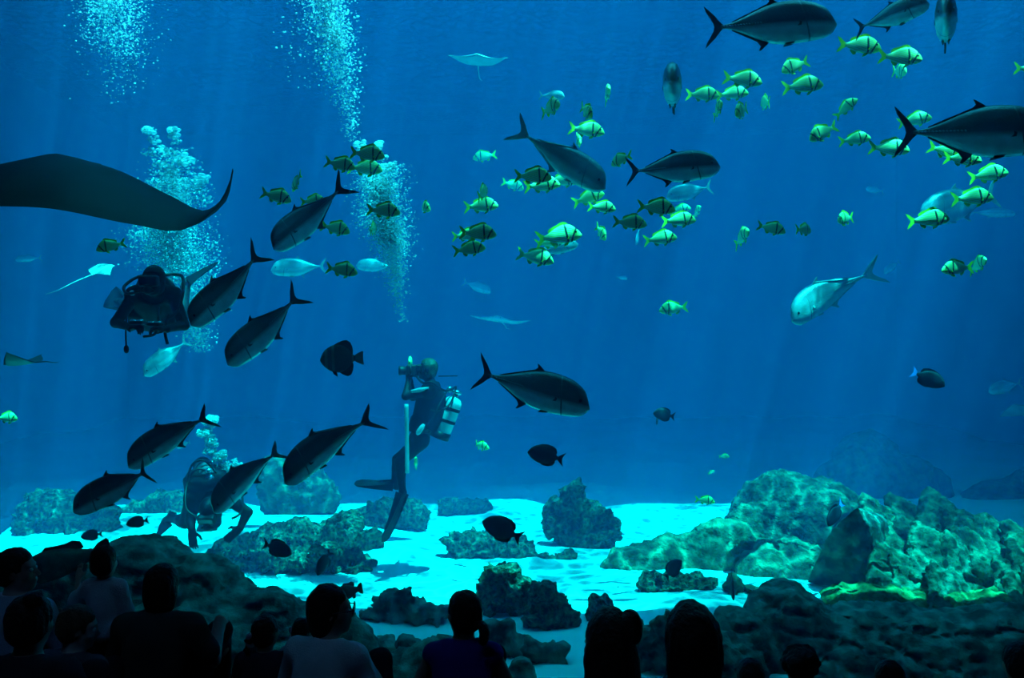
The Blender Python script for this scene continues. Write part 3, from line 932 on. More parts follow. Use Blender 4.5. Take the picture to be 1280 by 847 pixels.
nt(J, 'faint little jack in open water under the round dark porkfish group', (784, 348), (770, 346), 10, 13, group=SJ)
nt(J, 'slim pale pompano under the brightest porkfish, lit from above', (722, 304), (664, 316), 8, 8.4, group=SJ, zscale=.9)
nt(J, 'little pale jack seen end on left of the fat bubbles', (225, 557), (234, 553), 66, 9.8, group=SJ)
nt(J, 'pale blur of a jack seen near the lowest porkfish of the middle', (794, 306), (800, 284), 30, 12, group=SJ)

P = 'porkfish'
BP = 'bright porkfish of the school'
DP = 'shaded porkfish of the school'
fish(P, 'shaded porkfish behind the biggest plume top, upper of the trio', 459, 192, 46, -6, 8, 6.75, group=DP)
fish(P, 'shaded porkfish at the left end of the trio by the plume', 425, 205, 42, -12, 10, 6.8, group=DP)
fish(P, 'bright porkfish under the trio\'s upper fish beside the plume', 456, 210, 46, -4, 8, 7.6, group=BP)
fish(P, 'small porkfish turned away left of the diving trevally\'s tail', 371, 227, 34, 225, -45, 6.9, group=DP)
fish(P, 'leftmost porkfish right of the ray\'s wing tip, facing right', 345, 245, 42, -14, 8, 6.9, group=DP)
fish(P, 'shaded porkfish almost hidden behind the diving trevally\'s back', 391, 251, 34, 4, 10, 7.0, group=DP)
fish(P, 'porkfish just under the diving trevally\'s tail, facing right', 419, 285, 40, -12, 10, 6.95, group=DP)
fish(P, 'shaded porkfish in front of the middle plume, facing right', 479, 263, 44, -4, 6, 6.8, group=DP)
fish(P, 'small dark porkfish seen end on in the plume', 466, 286, 36, 80, -74, 6.9, group=DP)
fish(P, 'small bright porkfish turned three quarter right of the plume', 529, 258, 32, -28, 48, 7.8, bend=1, group=BP)
fish(P, 'shaded porkfish touching the pale blue jack\'s tail, facing right', 427, 337, 42, -8, 8, 6.8, group=DP)
fish(P, 'shaded porkfish above the swimming diver, facing left', 139, 307, 36, 196, 22, 6.9, group=DP)
fish(P, 'bright porkfish at the left edge, half in view', 8, 522, 32, 2, 12, 7.8, group=BP)
fish(P, 'shaded porkfish facing the viewer top middle, above the silver jack', 688, 135, 46, 10, 62, 6.7, group=DP)
nt(J, 'small pale jack crossing behind the porkfish that faces the viewer', (705, 122), (674, 117), 30, 8.5, group=SJ)
fish(P, 'shaded porkfish turned to the viewer over the brightest upper one', 733, 139, 40, -60, 55, 6.75, group=DP)
fish(P, 'tiny bright porkfish seen end on, topmost of the middle school', 759, 118, 40, 82, 78, 7.8, group=BP)
fish(P, 'bright porkfish above the silver jack, facing right', 733, 162, 46, -8, 8, 7.6, group=BP)
fish(P, 'dark porkfish seen end on behind the silver jack\'s back', 723, 175, 38, -80, 70, 7.8, group=DP)
fish(P, 'pale far porkfish facing left, alone left of the silver jack', 606, 195, 31, 190, 10, 11, group=BP)
fish(P, 'shaded porkfish left of the silver jack, upper of two overlapping', 666, 220, 48, -2, 8, 6.7, group=DP)
fish(P, 'pale far porkfish peeking out left of the two overlapping ones', 641, 231, 30, -18, 10, 10.5, group=BP)
fish(P, 'bright porkfish under the shaded one left of the silver jack', 677, 231, 46, 6, 8, 7.5, group=BP)
fish(P, 'bright porkfish mostly hidden behind the silver jack\'s belly', 703, 225, 42, 0, 8, 8.2, group=BP)
fish(P, 'shaded porkfish seen end on above the bright one, left of the middle', 603, 241, 42, 60, -62, 6.8, group=DP)
fish(P, 'bright porkfish left of the middle, under the end on one', 601, 257, 44, 4, 8, 7.6, group=BP)
fish(P, 'shaded porkfish of a stacked pair left of the middle, upper one', 597, 291, 48, -2, 8, 6.7, group=DP)
fish(P, 'small bright porkfish mostly hidden behind the stacked pair', 582, 294, 36, 4, 12, 7.6, group=BP)
fish(P, 'shaded porkfish of a stacked pair left of the middle, lower one', 586, 311, 42, 8, 8, 6.8, group=DP)
fish(P, 'brightest porkfish of the middle, its fins glowing yellow, over the slim pompano', 698, 295, 58, 8, 6, 7.5, group=BP)
fish(P, 'porkfish half hidden behind the brightest one, only its tail clear', 688, 302, 40, 10, 10, 7.8, group=BP)
fish(P, 'bright porkfish left under the brightest one, facing right and down', 669, 321, 48, -12, 8, 7.6, group=BP)
fish(P, 'bright porkfish right under the silver jack\'s head, upper of two', 735, 247, 42, 18, 15, 7.6, group=BP)
fish(P, 'bright porkfish right under the silver jack\'s head, lower of two', 752, 259, 36, -6, 15, 7.5, group=BP)
fish(P, 'small bright porkfish turned away, under the pair at the silver jack\'s head', 751, 290, 34, -62, 50, 7.8, group=BP)
fish(P, 'shaded porkfish just left of the middle dark trevally\'s tail', 777, 199, 36, 195, -50, 6.8, group=DP)
fish(P, 'shaded porkfish under the middle dark trevally, facing right', 820, 259, 48, -4, 6, 6.7, group=DP)
fish(P, 'shaded porkfish left of the lower bright one, facing right', 787, 278, 43, -4, 6, 6.75, group=DP)
fish(P, 'bright porkfish right under the shaded one below the dark trevally', 848, 275, 43, 4, 8, 7.5, group=BP)
fish(P, 'bright porkfish, lowest in the row under the dark trevally', 825, 298, 42, 8, 8, 7.6, group=BP)
fish(P, 'small pale porkfish seen end on right of the row', 871, 265, 26, 70, 60, 10.5, group=BP)
fish(P, 'pale porkfish behind the row, only its back showing', 850, 262, 28, 10, 30, 10.5, group=BP)
fish(P, 'lone bright porkfish low in the middle of open water', 842, 385, 38, 186, 8, 8.2, group=BP)
fish(P, 'bright porkfish under the biggest trevally, facing right', 928, 99, 49, -8, 8, 7.3, group=BP)
fish(P, 'bright porkfish facing left under the biggest trevally\'s belly', 994, 82, 42, 202, 14, 7.6, group=BP)
fish(P, 'bright barred porkfish right under the left facing one', 1003, 107, 51, 6, 6, 7.4, group=BP)
fish(P, 'bright porkfish just right of the head on trevally', 878, 118, 42, -2, 8, 7.6, group=BP)
fish(P, 'bright porkfish behind the one by the head on trevally, facing right', 915, 117, 40, 4, 12, 7.8, group=BP)
fish(P, 'tiny bright porkfish seen end on with spread fins right of the row', 957, 128, 40, 86, -76, 7.8, group=BP)
fish(P, 'shaded porkfish seen end on under the row, left one', 897, 137, 38, 80, 72, 6.9, group=DP)
fish(P, 'shaded porkfish turned to the left under the row, right one', 927, 138, 44, 215, 50, 6.9, group=DP)
fish(P, 'bright porkfish, upper of two right of the biggest trevally\'s mouth', 1074, 57, 54, -6, 6, 7.3, group=BP)
fish(P, 'bright porkfish, lower of two right of the biggest trevally\'s mouth', 1125, 71, 54, -4, 6, 7.2, group=BP)
fish(P, 'pale porkfish seen end on below the lower of two at the top right', 1124, 89, 40, -84, 74, 8.2, group=BP)
fish(P, 'porkfish at the very right edge with only its tail in view', 1290, 86, 44, -4, 6, 7.4, group=BP)
fish(P, 'bright porkfish turned three quarter, topmost left of the right hand school', 1057, 135, 34, 44, 30, 7.7, group=BP)
fish(P, 'bright porkfish facing left below the three quarter one', 1029, 165, 44, 206, 12, 7.5, group=BP)
fish(P, 'bright porkfish in the right hand row, left one of two in line', 1068, 174, 38, 6, 20, 7.6, group=BP)
fish(P, 'bright porkfish in the right hand row, crossed by the trevally\'s tail', 1111, 185, 50, -4, 8, 7.3, group=BP)
fish(P, 'porkfish mostly hidden behind the tail of the trevally at the right', 1143, 150, 40, 10, 20, 7.6, group=BP)
fish(P, 'porkfish half hidden behind the anal fin of the right trevally', 1183, 189, 46, -18, 10, 7.3, group=BP)
fish(P, 'bright porkfish under the belly of the right trevally', 1203, 198, 46, -4, 8, 7.2, group=BP)
fish(P, 'bright porkfish above the bright silver jack\'s tail at the right', 1235, 218, 48, 10, 8, 7.5, group=BP)
fish(P, 'bright porkfish crossing the back of the bright silver jack', 1215, 247, 51, 4, 6, 7.4, group=BP)
fish(P, 'bright porkfish in front of the head of the bright silver jack', 1160, 274, 52, 6, 6, 7.3, group=BP)
fish(P, 'small porkfish seen end on, leftmost of the four in line', 927, 297, 44, 68, 66, 7.8, group=BP)
fish(P, 'shaded porkfish, second of the four in line', 964, 285, 36, -14, 14, 7.2, group=DP)
fish(P, 'shaded porkfish turned away, third of the four in line', 1004, 287, 34, 4, -40, 7.2, group=DP)
fish(P, 'bright porkfish facing left, last of the four in line', 1057, 273, 38, 192, 40, 7.8, group=BP)
fish(P, 'bright porkfish facing left alone at the right, tail overlapped by another', 1197, 335, 44, 184, 8, 7.5, group=BP)
fish(P, 'porkfish seen end on at the tail of the lone left facing one', 1222, 331, 40, 84, 70, 7.7, group=BP)
fish(P, 'small bright porkfish right of the upright diver\'s legs', 600, 557, 26, -6, 30, 8.6, bend=1, group=BP)
fish(P, 'pale fish seen end on behind the upright diver\'s knee', 520, 579, 30, 80, 70, 9.3, group=BP)
fish(P, 'yellow porkfish seen end on by the upright diver\'s camera', 513, 455, 34, 82, 70, 9.1, group=BP)
fish(P, 'small bright porkfish over the far sand left of the dappled dome', 881, 625, 25, -4, 14, 8.6, group=BP)
fish(P, 'tiny bright porkfish in open water above the dappled dome', 905, 570, 13, 4, 10, 10.5, group=BP)
fish(P, 'tiniest speck of a porkfish above the far sand', 889, 590, 9, 30, 10, 12, group=BP)

S = 'surgeonfish'
SG = 'dark surgeonfish'
nt(S, 'black surgeonfish over the bright sand in the middle, facing up left', (604, 649), (653, 674), 8, 6.9, group=SG)
nt(S, 'dark surgeonfish in open water below the middle trevally, facing left', (660, 563), (706, 575), 8, 7.0, group=SG)
nt('blue_tailed_surgeonfish', 'dark surgeonfish with a bright blue tail in open water at the right', (1179, 481), (1141, 464), 14, 7.6, group=SG)
nt(S, 'small dark surgeonfish above the far sand right of the middle, facing left', (816, 515), (845, 521), 20, 8, group=SG)
nt(S, 'tiny dark surgeonfish hanging under the one right of the middle', (820, 530), (823, 519), 40, 8.2, group=SG)
nt(S, 'dark round surgeonfish in front of the reef rocks above the seated visitors', (366, 690), (327, 680), 14, 6.9, group=SG)
nt(S, 'dark surgeonfish nosing down at the low reef rock right of the round one', (398, 716), (412, 690), 30, 7.4, group=SG)
nt(S, 'small dark surgeonfish on the sand right of the far left reef, facing left', (159, 654), (185, 650), 14, 7.5, group=SG)
nt(S, 'tiny dark surgeonfish low on the sand under the far left reef', (104, 669), (126, 668), 30, 7.6, group=SG)
nt(S, 'dark surgeonfish hovering over the low reef rock by the sunlit boulders', (850, 698), (832, 724), 20, 7.7, group=SG)
nt(S, 'dark surgeonfish nose down in front of the upright rock stub', (914, 746), (917, 718), 40, 7.6, group=SG)
nt('blue_tailed_surgeonfish', 'dim blue surgeonfish against the dappled dome and the slab outcrop', (1032, 655), (1056, 628), 20, 8.0, group=SG)
nt('batfish', 'round dark batfish with faint bars and a paler tail, above the upright diver', (401, 449), (454, 447), 8, 6.8)
nt('grouper', 'grey grouper behind the standing toddler, its back above the boulder', (24, 716), (134, 688), 10, 6.05)
nt('grouper', 'brown round grouper head on beside the bespectacled visitor, over the dark boulder', (420, 742), (452, 736), 20, 6.3, zscale=1.7)

# ------------------------------------------------------------------ rays
def ray(label, cx, cy, D, span, wing_r, wing_l, heading, pitch, roll, m, chord=.46, tail=.6, tail_dir=(-1, 0, 0), name='ray', lobes=False):
    """span in pixels at D; wing curves are (lateral, height) points in half spans from body to tip; heading 90 = away from the viewer"""
    sc = span * D / F
    e = empty(name, at(cx, cy, D), (0, 0, 0))
    e.rotation_euler = (Matrix.Rotation(R(heading), 3, 'Z') @ Matrix.Rotation(R(-pitch), 3, 'Y') @ Matrix.Rotation(R(roll), 3, 'X')).to_euler()
    e.scale = (sc, sc, sc)
    n, nc = 20, 10
    def curve(pts):
        P = np.array([(0, 0)] + list(pts), float)
        seg = np.r_[0, np.cumsum(np.linalg.norm(np.diff(P, axis=0), axis=1))]
        t = np.linspace(0, seg[-1], n + 1)
        return np.stack((hermite(seg, P[:, 0], t), hermite(seg, P[:, 1], t)), 1) * .5
    L, Rr = curve(wing_l), curve(wing_r)
    rows = [(-1, i) for i in range(n, 0, -1)] + [(1, i) for i in range(n + 1)]
    V = []
    for side in (1, -1):
        for sg, i in rows:
            u = i / n
            yz = Rr[i] if sg < 0 else L[i]
            le = chord * (.52 - .62 * u ** 1.25 + .06 * math.exp(-(u / .12) ** 2))
            te = chord * (-.48 + .42 * u ** .8 - .14 * math.sin(math.pi * u))
            if u > .97: te = le - .012
            for c in range(nc + 1):
                v = c / nc
                x = le + (te - le) * v
                th = (.085 * (1 - u) ** 1.6 + .010) * (math.sin(math.pi * v ** .75) ** .8) * .5
                V.append((x, sg * abs(yz[0]), yz[1] + side * th * (1.2 if side > 0 else .7)))
    nrow = len(rows); off = nrow * (nc + 1)
    Fc = []
    for s in (0, 1):
        for i in range(nrow - 1):
            for c in range(nc):
                a = s * off + i * (nc + 1) + c; b = a + nc + 1
                Fc.append((a, a + 1, b + 1, b) if s else (a, b, b + 1, a + 1))
    ring = [i * (nc + 1) for i in range(nrow)] + [(nrow - 1) * (nc + 1) + c for c in range(1, nc + 1)] + [i * (nc + 1) + nc for i in range(nrow - 2, -1, -1)] + [c for c in range(nc - 1, 0, -1)]
    for k in range(len(ring)):
        a, b = ring[k], ring[(k + 1) % len(ring)]
        Fc.append((a, a + off, b + off, b))
    ob('body', mesh_of('body', V, Fc, m), e)
    td = Vector(tail_dir).normalized()
    pts = smooth_path([(-chord * .44, 0, 0), Vector((-chord * .44, 0, 0)) + td * tail * .4, Vector((-chord * .44, 0, -.01)) + td * tail * .75 + Vector((0, .01, -.02)), Vector((-chord * .44, 0, 0)) + td * tail + Vector((0, .05, -.02))], 5)
    ob('tail', tube_mesh('tail', pts, [.014 * (1 - .85 * i / (len(pts) - 1)) for i in range(len(pts))], m, 6), e)
    for sg in (1, -1):
        ob('eye', sphere_mesh('eye', (chord * .45, sg * .055, .012), .011, M['eye'], 0, 4), e)
        if lobes:
            ob('head_lobe', tube_mesh('head_lobe', [(chord * .5, sg * .05, 0), (chord * .58, sg * .058, -.01), (chord * .66, sg * .05, -.02)], [.016, .014, .006], m, 6), e)
    return props(e, label, 'ray')
ray('huge dark manta ray at the upper left, its wing tip curling up', 36, 232, 6.3, 520, [(.3, -.02), (.62, -.11), (.80, -.155), (.93, -.08), (1.02, .09)], [(.3, -.02), (.62, -.13), (.80, -.17), (.95, -.16), (1.06, -.12)],
    90, 22, 0, M['ray_dark'], chord=.44, tail=.11, tail_dir=(-.55, .05, -.6), name='manta_ray', lobes=True)
ray('small pale ray seen edge on near the top, wings spread', 597, 76, 9.5, 74, [(.5, .03), (1, .16)], [(.5, .03), (1, .22)], -90, 6, -4, M['ray_pale'])
ray('small pale ray left of the swimming diver, banking with a long thin tail', 128, 338, 8.6, 62, [(.5, .10), (1, .02)], [(.5, .10), (1, -.22)], 40, 26, 14, M['ray_pale'], tail=.95)
ray('small dark ray at the left edge with wing tips raised', 27, 454, 7.2, 74, [(.4, .10), (.8, .34)], [(.4, .10), (.8, .34)], 168, -4, 4, M['ray_grey'], chord=.62, tail=.5)
ray('faint ray in the haze right of the middle plume', 624, 400, 13.5, 78, [(.5, .0), (1, .06)], [(.5, -.02), (1, .10)], -100, 8, -6, M['ray_pale'])
ray('faint spotted ray at the right edge in the haze', 1276, 513, 11.5, 60, [(.5, .02), (1, -.06)], [(.5, .02), (1, .04)], 200, 30, 16, M['ray_grey'])
# ------------------------------------------------------------------ bubbles
def mat_bubble():
    m = bpy.data.materials.new('bubble_skin')
    nt, N, L = nodes_of(m)
    N.remove(N['Principled BSDF'])
    d = N.new('ShaderNodeBsdfDiffuse'); d.inputs['Color'].default_value = (.92, .95, .95, 1)
    t = N.new('ShaderNodeBsdfTranslucent'); t.inputs['Color'].default_value = (.92, .95, .95, 1)
    g = N.new('ShaderNodeBsdfGlossy'); g.inputs['Roughness'].default_value = .12
    tr = N.new('ShaderNodeBsdfTransparent')
    a = N.new('ShaderNodeMixShader'); a.inputs[0].default_value = .6
    b = N.new('ShaderNodeMixShader'); b.inputs[0].default_value = .25
    c = N.new('ShaderNodeMixShader'); c.inputs[0].default_value = .32
    L.new(d.outputs[0], a.inputs[1]); L.new(t.outputs[0], a.inputs[2])
    L.new(a.outputs[0], b.inputs[1]); L.new(g.outputs[0], b.inputs[2])
    L.new(b.outputs[0], c.inputs[1]); L.new(tr.outputs[0], c.inputs[2])
    L.new(c.outputs[0], N['Material Output'].inputs['Surface'])
    return m
M['bubble'] = mat_bubble()

def ico(sub):
    bm = bmesh.new(); bmesh.ops.create_icosphere(bm, subdivisions=sub, radius=1)
    V = np.array([v.co[:] for v in bm.verts]); Fc = np.array([[v.index for v in f.verts] for f in bm.faces]); bm.free()
    return V, Fc
ICO1, ICO2 = ico(1), ico(2)

def bubble_plume(label, D, pieces, seed):
    """pieces: ('col', [(px, py, half width px, density weight)...], count, rmin, rmax px) or ('blob', px, py, r px, count, rmin, rmax)"""
    rg = np.random.default_rng(seed)
    C, Rr = [], []
    for p in pieces:
        if p[0] == 'col':
            prof = np.array(p[1], float); n = p[2]
            t = np.linspace(0, len(prof) - 1, 400)
            w = np.interp(t, range(len(prof)), prof[:, 3]); cdf = np.cumsum(w); cdf /= cdf[-1]
            tt = np.interp(rg.random(n), cdf, t)
            x, y, hw = [np.interp(tt, range(len(prof)), prof[:, k]) for k in range(3)]
            px = x + np.clip(rg.normal(0, .48, n), -1.9, 1.9) * hw
            dd = rg.normal(0, .45, n) * hw * D / F
            r = p[3] + (p[4] - p[3]) * rg.random(n) ** 2.2
        else:
            n = p[4]
            v = rg.normal(size=(n, 3)); v /= np.linalg.norm(v, axis=1)[:, None]
            v *= (rg.random(n) ** .4)[:, None]
            px = p[1] + v[:, 0] * p[3]; y = p[2] + v[:, 1] * p[3] * .7; dd = v[:, 2] * p[3] * D / F
            r = p[5] + (p[6] - p[5]) * rg.random(n) ** 2
        d = D + dd
        C.append(np.stack(((px - 640) / F * d, d, CZ - (y - 423.5) / F * d), 1)); Rr.append(r * D / F)
    C, Rr = np.concatenate(C), np.concatenate(Rr)
    Vs, Fs, off = [], [], 0
    for big in (False, True):
        msk = (Rr * F / D > 2.6) == big
        c, r = C[msk], Rr[msk]
        if not len(c): continue
        iv, fi = ICO2 if big else ICO1
        sq = np.stack((1 + .35 * rg.random(len(c)), 1 + .35 * rg.random(len(c)), .62 + .3 * rg.random(len(c))), 1)
        V = c[:, None, :] + iv[None] * (r[:, None] * sq)[:, None, :]
        Fq = fi[None] + (np.arange(len(c)) * len(iv))[:, None, None] + off
        Vs.append(V.reshape(-1, 3)); Fs.append(Fq.reshape(-1, 3)); off += V.shape[0] * V.shape[1]
    V = np.concatenate(Vs); o0 = V.mean(0)
    o = ob('bubble_plume', mesh_of('bubble_plume', V - o0, np.concatenate(Fs), M['bubble']))
    o.location = o0
    return props(o, label, 'bubbles', None, 'stuff')

bubble_plume('sparse bubbles rising out of the top edge at the far left', 8.4,
    [('col', [(150, -60, 44, 1), (142, 0, 44, 1.0), (142, 40, 44, .7), (150, 70, 40, .25), (150, 130, 40, .06)], 3200, .45, 1.3), ('col', [(135, -40, 20, 1), (132, 20, 16, .6)], 700, .5, 1.5)], 1)
bubble_plume('dense bubbles rising out of the top edge left of the middle', 8.2,
    [('col', [(402, -60, 40, 1.1), (405, 0, 36, 1.1), (415, 60, 30, .9), (425, 100, 24, .5), (438, 150, 14, .14), (442, 178, 10, .03)], 3800, .45, 1.5), ('col', [(405, -40, 22, 1), (415, 30, 20, 1), (425, 60, 12, .5)], 1600, .5, 1.7),
     ('col', [(385, 20, 40, 1), (380, 110, 34, .3)], 120, .5, 1.4)], 2)
bubble_plume('broad bubble plume behind the swimming diver, with heart shaped caps', 8.9,
    [('col', [(218, 222, 32, 1.2), (214, 250, 40, 1.5), (212, 290, 46, 1.6), (220, 330, 46, 1.3), (236, 370, 34, .9), (244, 410, 22, .4), (250, 440, 14, .12)], 13000, .4, 1.35),
     ('col', [(212, 250, 22, 1), (210, 290, 28, 1.2), (222, 340, 26, .8)], 6500, .5, 1.5),
     ('col', [(214, 185, 26, .6), (218, 225, 32, 1.0)], 700, .5, 2.0),
     ('blob', 187, 163, 9, 34, 1.2, 4), ('blob', 192, 174, 8, 26, 1, 3), ('blob', 216, 165, 9, 34, 1.2, 4.2), ('blob', 220, 176, 8, 24, 1, 3), ('blob', 205, 188, 11, 30, 1, 3), ('blob', 186, 190, 10, 24, 1, 2.6),
     ('blob', 230, 200, 11, 34, 1.2, 4), ('blob', 199, 206, 9, 24, 1, 3), ('blob', 213, 217, 11, 40, 1.4, 4.6), ('blob', 253, 224, 10, 34, 1, 4), ('blob', 246, 236, 8, 20, 1, 3), ('blob', 258, 250, 9, 24, .8, 2.4),
     ('col', [(262, 300, 14, 1), (266, 350, 12, .5), (258, 400, 10, .3)], 160, .6, 1.6), ('col', [(170, 285, 12, 1), (166, 310, 10, .5)], 36, .6, 1.6)], 3)
bubble_plume('narrow bubble plume rising above the upright diver', 8.3,
    [('col', [(475, 205, 28, .9), (472, 235, 28, 1.3), (480, 275, 32, 1.3), (490, 305, 24, 1.1), (494, 340, 16, .5), (498, 375, 9, .14), (504, 404, 5, .04)], 8000, .4, 1.35),
     ('col', [(474, 225, 15, 1), (480, 275, 18, 1), (488, 305, 12, .6)], 4200, .5, 1.5),
     ('blob', 452, 182, 9, 26, 1.2, 3.6), ('blob', 473, 183, 9, 30, 1.2, 4), ('blob', 462, 188, 8, 20, 1, 3), ('blob', 490, 207, 9, 28, 1.2, 3.6), ('blob', 478, 196, 8, 22, 1, 3)], 4)
bubble_plume('fat bubbles boiling up from the kneeling diver', 8.6,
    [('blob', 263, 526, 10, 90, 1.4, 4.2), ('blob', 258, 541, 10, 70, 1.2, 3.6), ('blob', 264, 552, 10, 60, 1.2, 3.4), ('blob', 262, 564, 9, 50, 1.2, 3), ('blob', 251, 539, 6, 20, 1, 2.6), ('blob', 275, 570, 10, 60, 1.2, 3.6),
     ('blob', 268, 580, 9, 40, 1, 3), ('blob', 282, 584, 10, 50, 1, 3.2), ('blob', 294, 578, 9, 30, 1, 2.6), ('col', [(276, 572, 18, 1), (284, 596, 14, .8)], 160, .6, 1.8)], 5)
# ------------------------------------------------------------------ human figures
M['suit'] = mat('black_wetsuit', (.004, .005, .008), .6, .1, bump=.3, bscale=60, col2=(.008, .01, .014))
M['suit_panel'] = mat('dark_blue_wetsuit_panel', (.02, .05, .14), .55, .35)
M['bcd'] = mat('black_nylon_vest', (.004, .005, .007), .7, .1, bump=.4, bscale=90)
M['tank_pale'] = mat('pale_painted_cylinder', (.55, .62, .62), .35, .5, col2=(.45, .52, .52), nscale=3)
M['tank_dark'] = mat('dark_grey_cylinder', (.05, .06, .07), .35, .5)
M['chrome'] = mat('brushed_chrome', (.7, .74, .76), .25, .5, metal=.9)
M['rubber'] = mat('black_rubber', (.008, .008, .01), .5, .2)
M['fin_rubber'] = mat('dark_fin_rubber', (.004, .005, .007), .55, .1)
M['mask_glass'] = mat('dark_mask_glass', (.01, .02, .03), .2, .3)
M['skin'] = mat('skin', (.42, .26, .19), .55, .3, col2=(.38, .23, .17))
M['skin_pale'] = mat('pale_skin', (.55, .38, .30), .55, .3, col2=(.50, .34, .27))
M['strap_pale'] = mat('pale_strap', (.50, .58, .58), .6, .3)
M['hair_dark'] = mat('dark_hair', (.012, .009, .007), .55, .3, bump=.6, bscale=70, col2=(.006, .005, .004), nscale=20)
M['hair_light'] = mat('light_brown_hair', (.14, .085, .045), .55, .3, bump=.6, bscale=70, col2=(.08, .05, .025), nscale=20)
M['hair_blond'] = mat('wet_blond_hair', (.10, .09, .05), .5, .3, bump=.6, bscale=70, col2=(.03, .025, .015), nscale=20)
M['eyeball'] = mat('eyeball', (.6, .6, .58), .2, .5)

def frame(up, fwd):
    u = Vector(up).normalized(); f = Vector(fwd); f = (f - u * f.dot(u)).normalized()
    r = f.cross(u)
    return Matrix((r, f, u)).transposed()          # columns: right, forward, up

def head_prims(s, c, Rm, k, ears=True):
    """c: centre of the head; k: head scale"""
    P = lambda x, y, z: Vector(c) + Rm @ Vector((x, y, z)) * k
    E = lambda p, r, kk=.02, cut=False: s.ell(P(*p), [a * k for a in r], Rm, kk * k, cut)
    E((0, -.012, .028), (.076, .095, .092), .02)
    E((0, .028, -.045), (.056, .062, .066), .035)
    E((0, .062, -.085), (.026, .022, .020), .02)                    # chin
    for sg in (1, -1): E((sg * .040, .055, -.022), (.024, .024, .022), .02)     # cheeks
    E((0, .074, .030), (.050, .016, .012), .018)                     # brow
    for sg in (1, -1): E((sg * .031, .092, .008), (.016, .014, .011), .010, True)
    s.cap(P(0, .086, .012), P(0, .108, -.022), .008 * k, .012 * k, .010 * k)
    for sg in (1, -1): s.ell(P(sg * .011, .098, -.028), .007 * k, None, .006 * k)
    E((0, .088, -.050), (.024, .010, .006), .007)
    E((0, .086, -.060), (.020, .010, .006), .006)
    if ears:
        for sg in (1, -1): E((sg * .077, -.006, -.002), (.008, .020, .032), .008)

def hand_prims(s, w, d, n, k, curl=.5, side=1, spread=.0):
    """w wrist, d direction of the fingers, n normal out of the palm's back, side +1 thumb to the right of d x n"""
    d = Vector(d).normalized(); n = Vector(n); n = (n - d * n.dot(d)).normalized(); r = d.cross(n) * side
    w = Vector(w)
    s.cap(w, w + d * .05 * k, .024 * k, .026 * k, .02)
    s.box(w + d * .055 * k, (.036 * k, .038 * k, .012 * k), Matrix((r, d, n)).transposed(), .010 * k, .012)
    for i, (o, ln) in enumerate(((.029, .070), (.010, .080), (-.010, .074), (-.029, .058))):
        a = w + d * .088 * k + r * o * k
        dd = (d + r * (o * spread * 12)).normalized()
        c1, c2, c3 = curl * .5, curl * 1.3, curl * 2.0
        p1 = a + (dd * math.cos(c1) - n * math.sin(c1)) * ln * .45 * k
        p2 = p1 + (dd * math.cos(c2) - n * math.sin(c2)) * ln * .33 * k
        p3 = p2 + (dd * math.cos(c3) - n * math.sin(c3)) * ln * .25 * k
        s.chain((a, p1, p2, p3), [x * k for x in (.0095, .0090, .0082, .0072)], .004)
    a = w + d * .025 * k + r * .026 * k
    b = a + (d * .6 + r * .75 - n * .25).normalized() * .042 * k
    c = b + (d * .9 + r * .25 - n * .35).normalized() * .032 * k
    s.chain((a, b, c), [x * k for x in (.0125, .0105, .0085)], .008)

def torso_prims(s, J, k, g=0.0, shoulders=True, lower=True):
    up = (J['neck'] - J['pelvis']).normalized()
    rt = (J['sh'][0] - J['sh'][1])
    fwd = up.cross(rt)
    Rm = frame(up, fwd)
    ch = J['neck'].lerp(J['pelvis'], .34); wa = J['neck'].lerp(J['pelvis'], .68)
    if 'bow' in J: ch = ch + Rm @ Vector((0, J['bow'], 0)); wa = wa + Rm @ Vector((0, J['bow'] * .8, 0))
    ln = (J['neck'] - J['pelvis']).length
    s.ell(ch, (.160 * k + g, .108 * k + g, .38 * ln + g), Rm, .05 * k)
    s.ell(wa, (.135 * k + g, .098 * k + g, .30 * ln + g), Rm, .06 * k)
    if lower: s.ell(J['pelvis'], (.165 * k + g, .118 * k + g, .125 * k + g), Rm, .05 * k)
    if shoulders:
        nb = J['neck'] - up * .02 * k
        for q in J['sh']:
            s.cap(nb, q, .055 * k + g, .056 * k + g, .05 * k)
    return Rm

def limb_prims(s, J, k, g=0.0, arms=True, legs=True, arm_to=3, leg_to=3):
    for i in (0, 1):
        if arms:
            s.cap(J['sh'][i], J['el'][i], .054 * k + g, .043 * k + g, .03 * k)
            if arm_to > 1: s.cap(J['el'][i], J['wr'][i], .043 * k + g, .028 * k + g, .015 * k)
        if legs:
            s.cap(J['hip'][i], J['kn'][i], .088 * k + g, .060 * k + g, .04 * k)
            if leg_to > 1:
                s.cap(J['kn'][i], J['an'][i], .058 * k + g, .038 * k + g, .02 * k)
                d = (J['an'][i] - J['kn'][i])
                back = (J['toe'][i] - J['an'][i]).normalized() * -1
                s.ell(J['kn'][i] + d * .3 + back * .018 * k, (.05 * k + g,) * 3, None, .05 * k)
            if leg_to > 2:
                s.cap(J['an'][i], J['toe'][i], .040 * k + g, .028 * k + g, .02 * k)
                s.ell(J['an'][i] + back * .03 * k - Vector((0, 0, .02 * k)), .034 * k + g, None, .02)

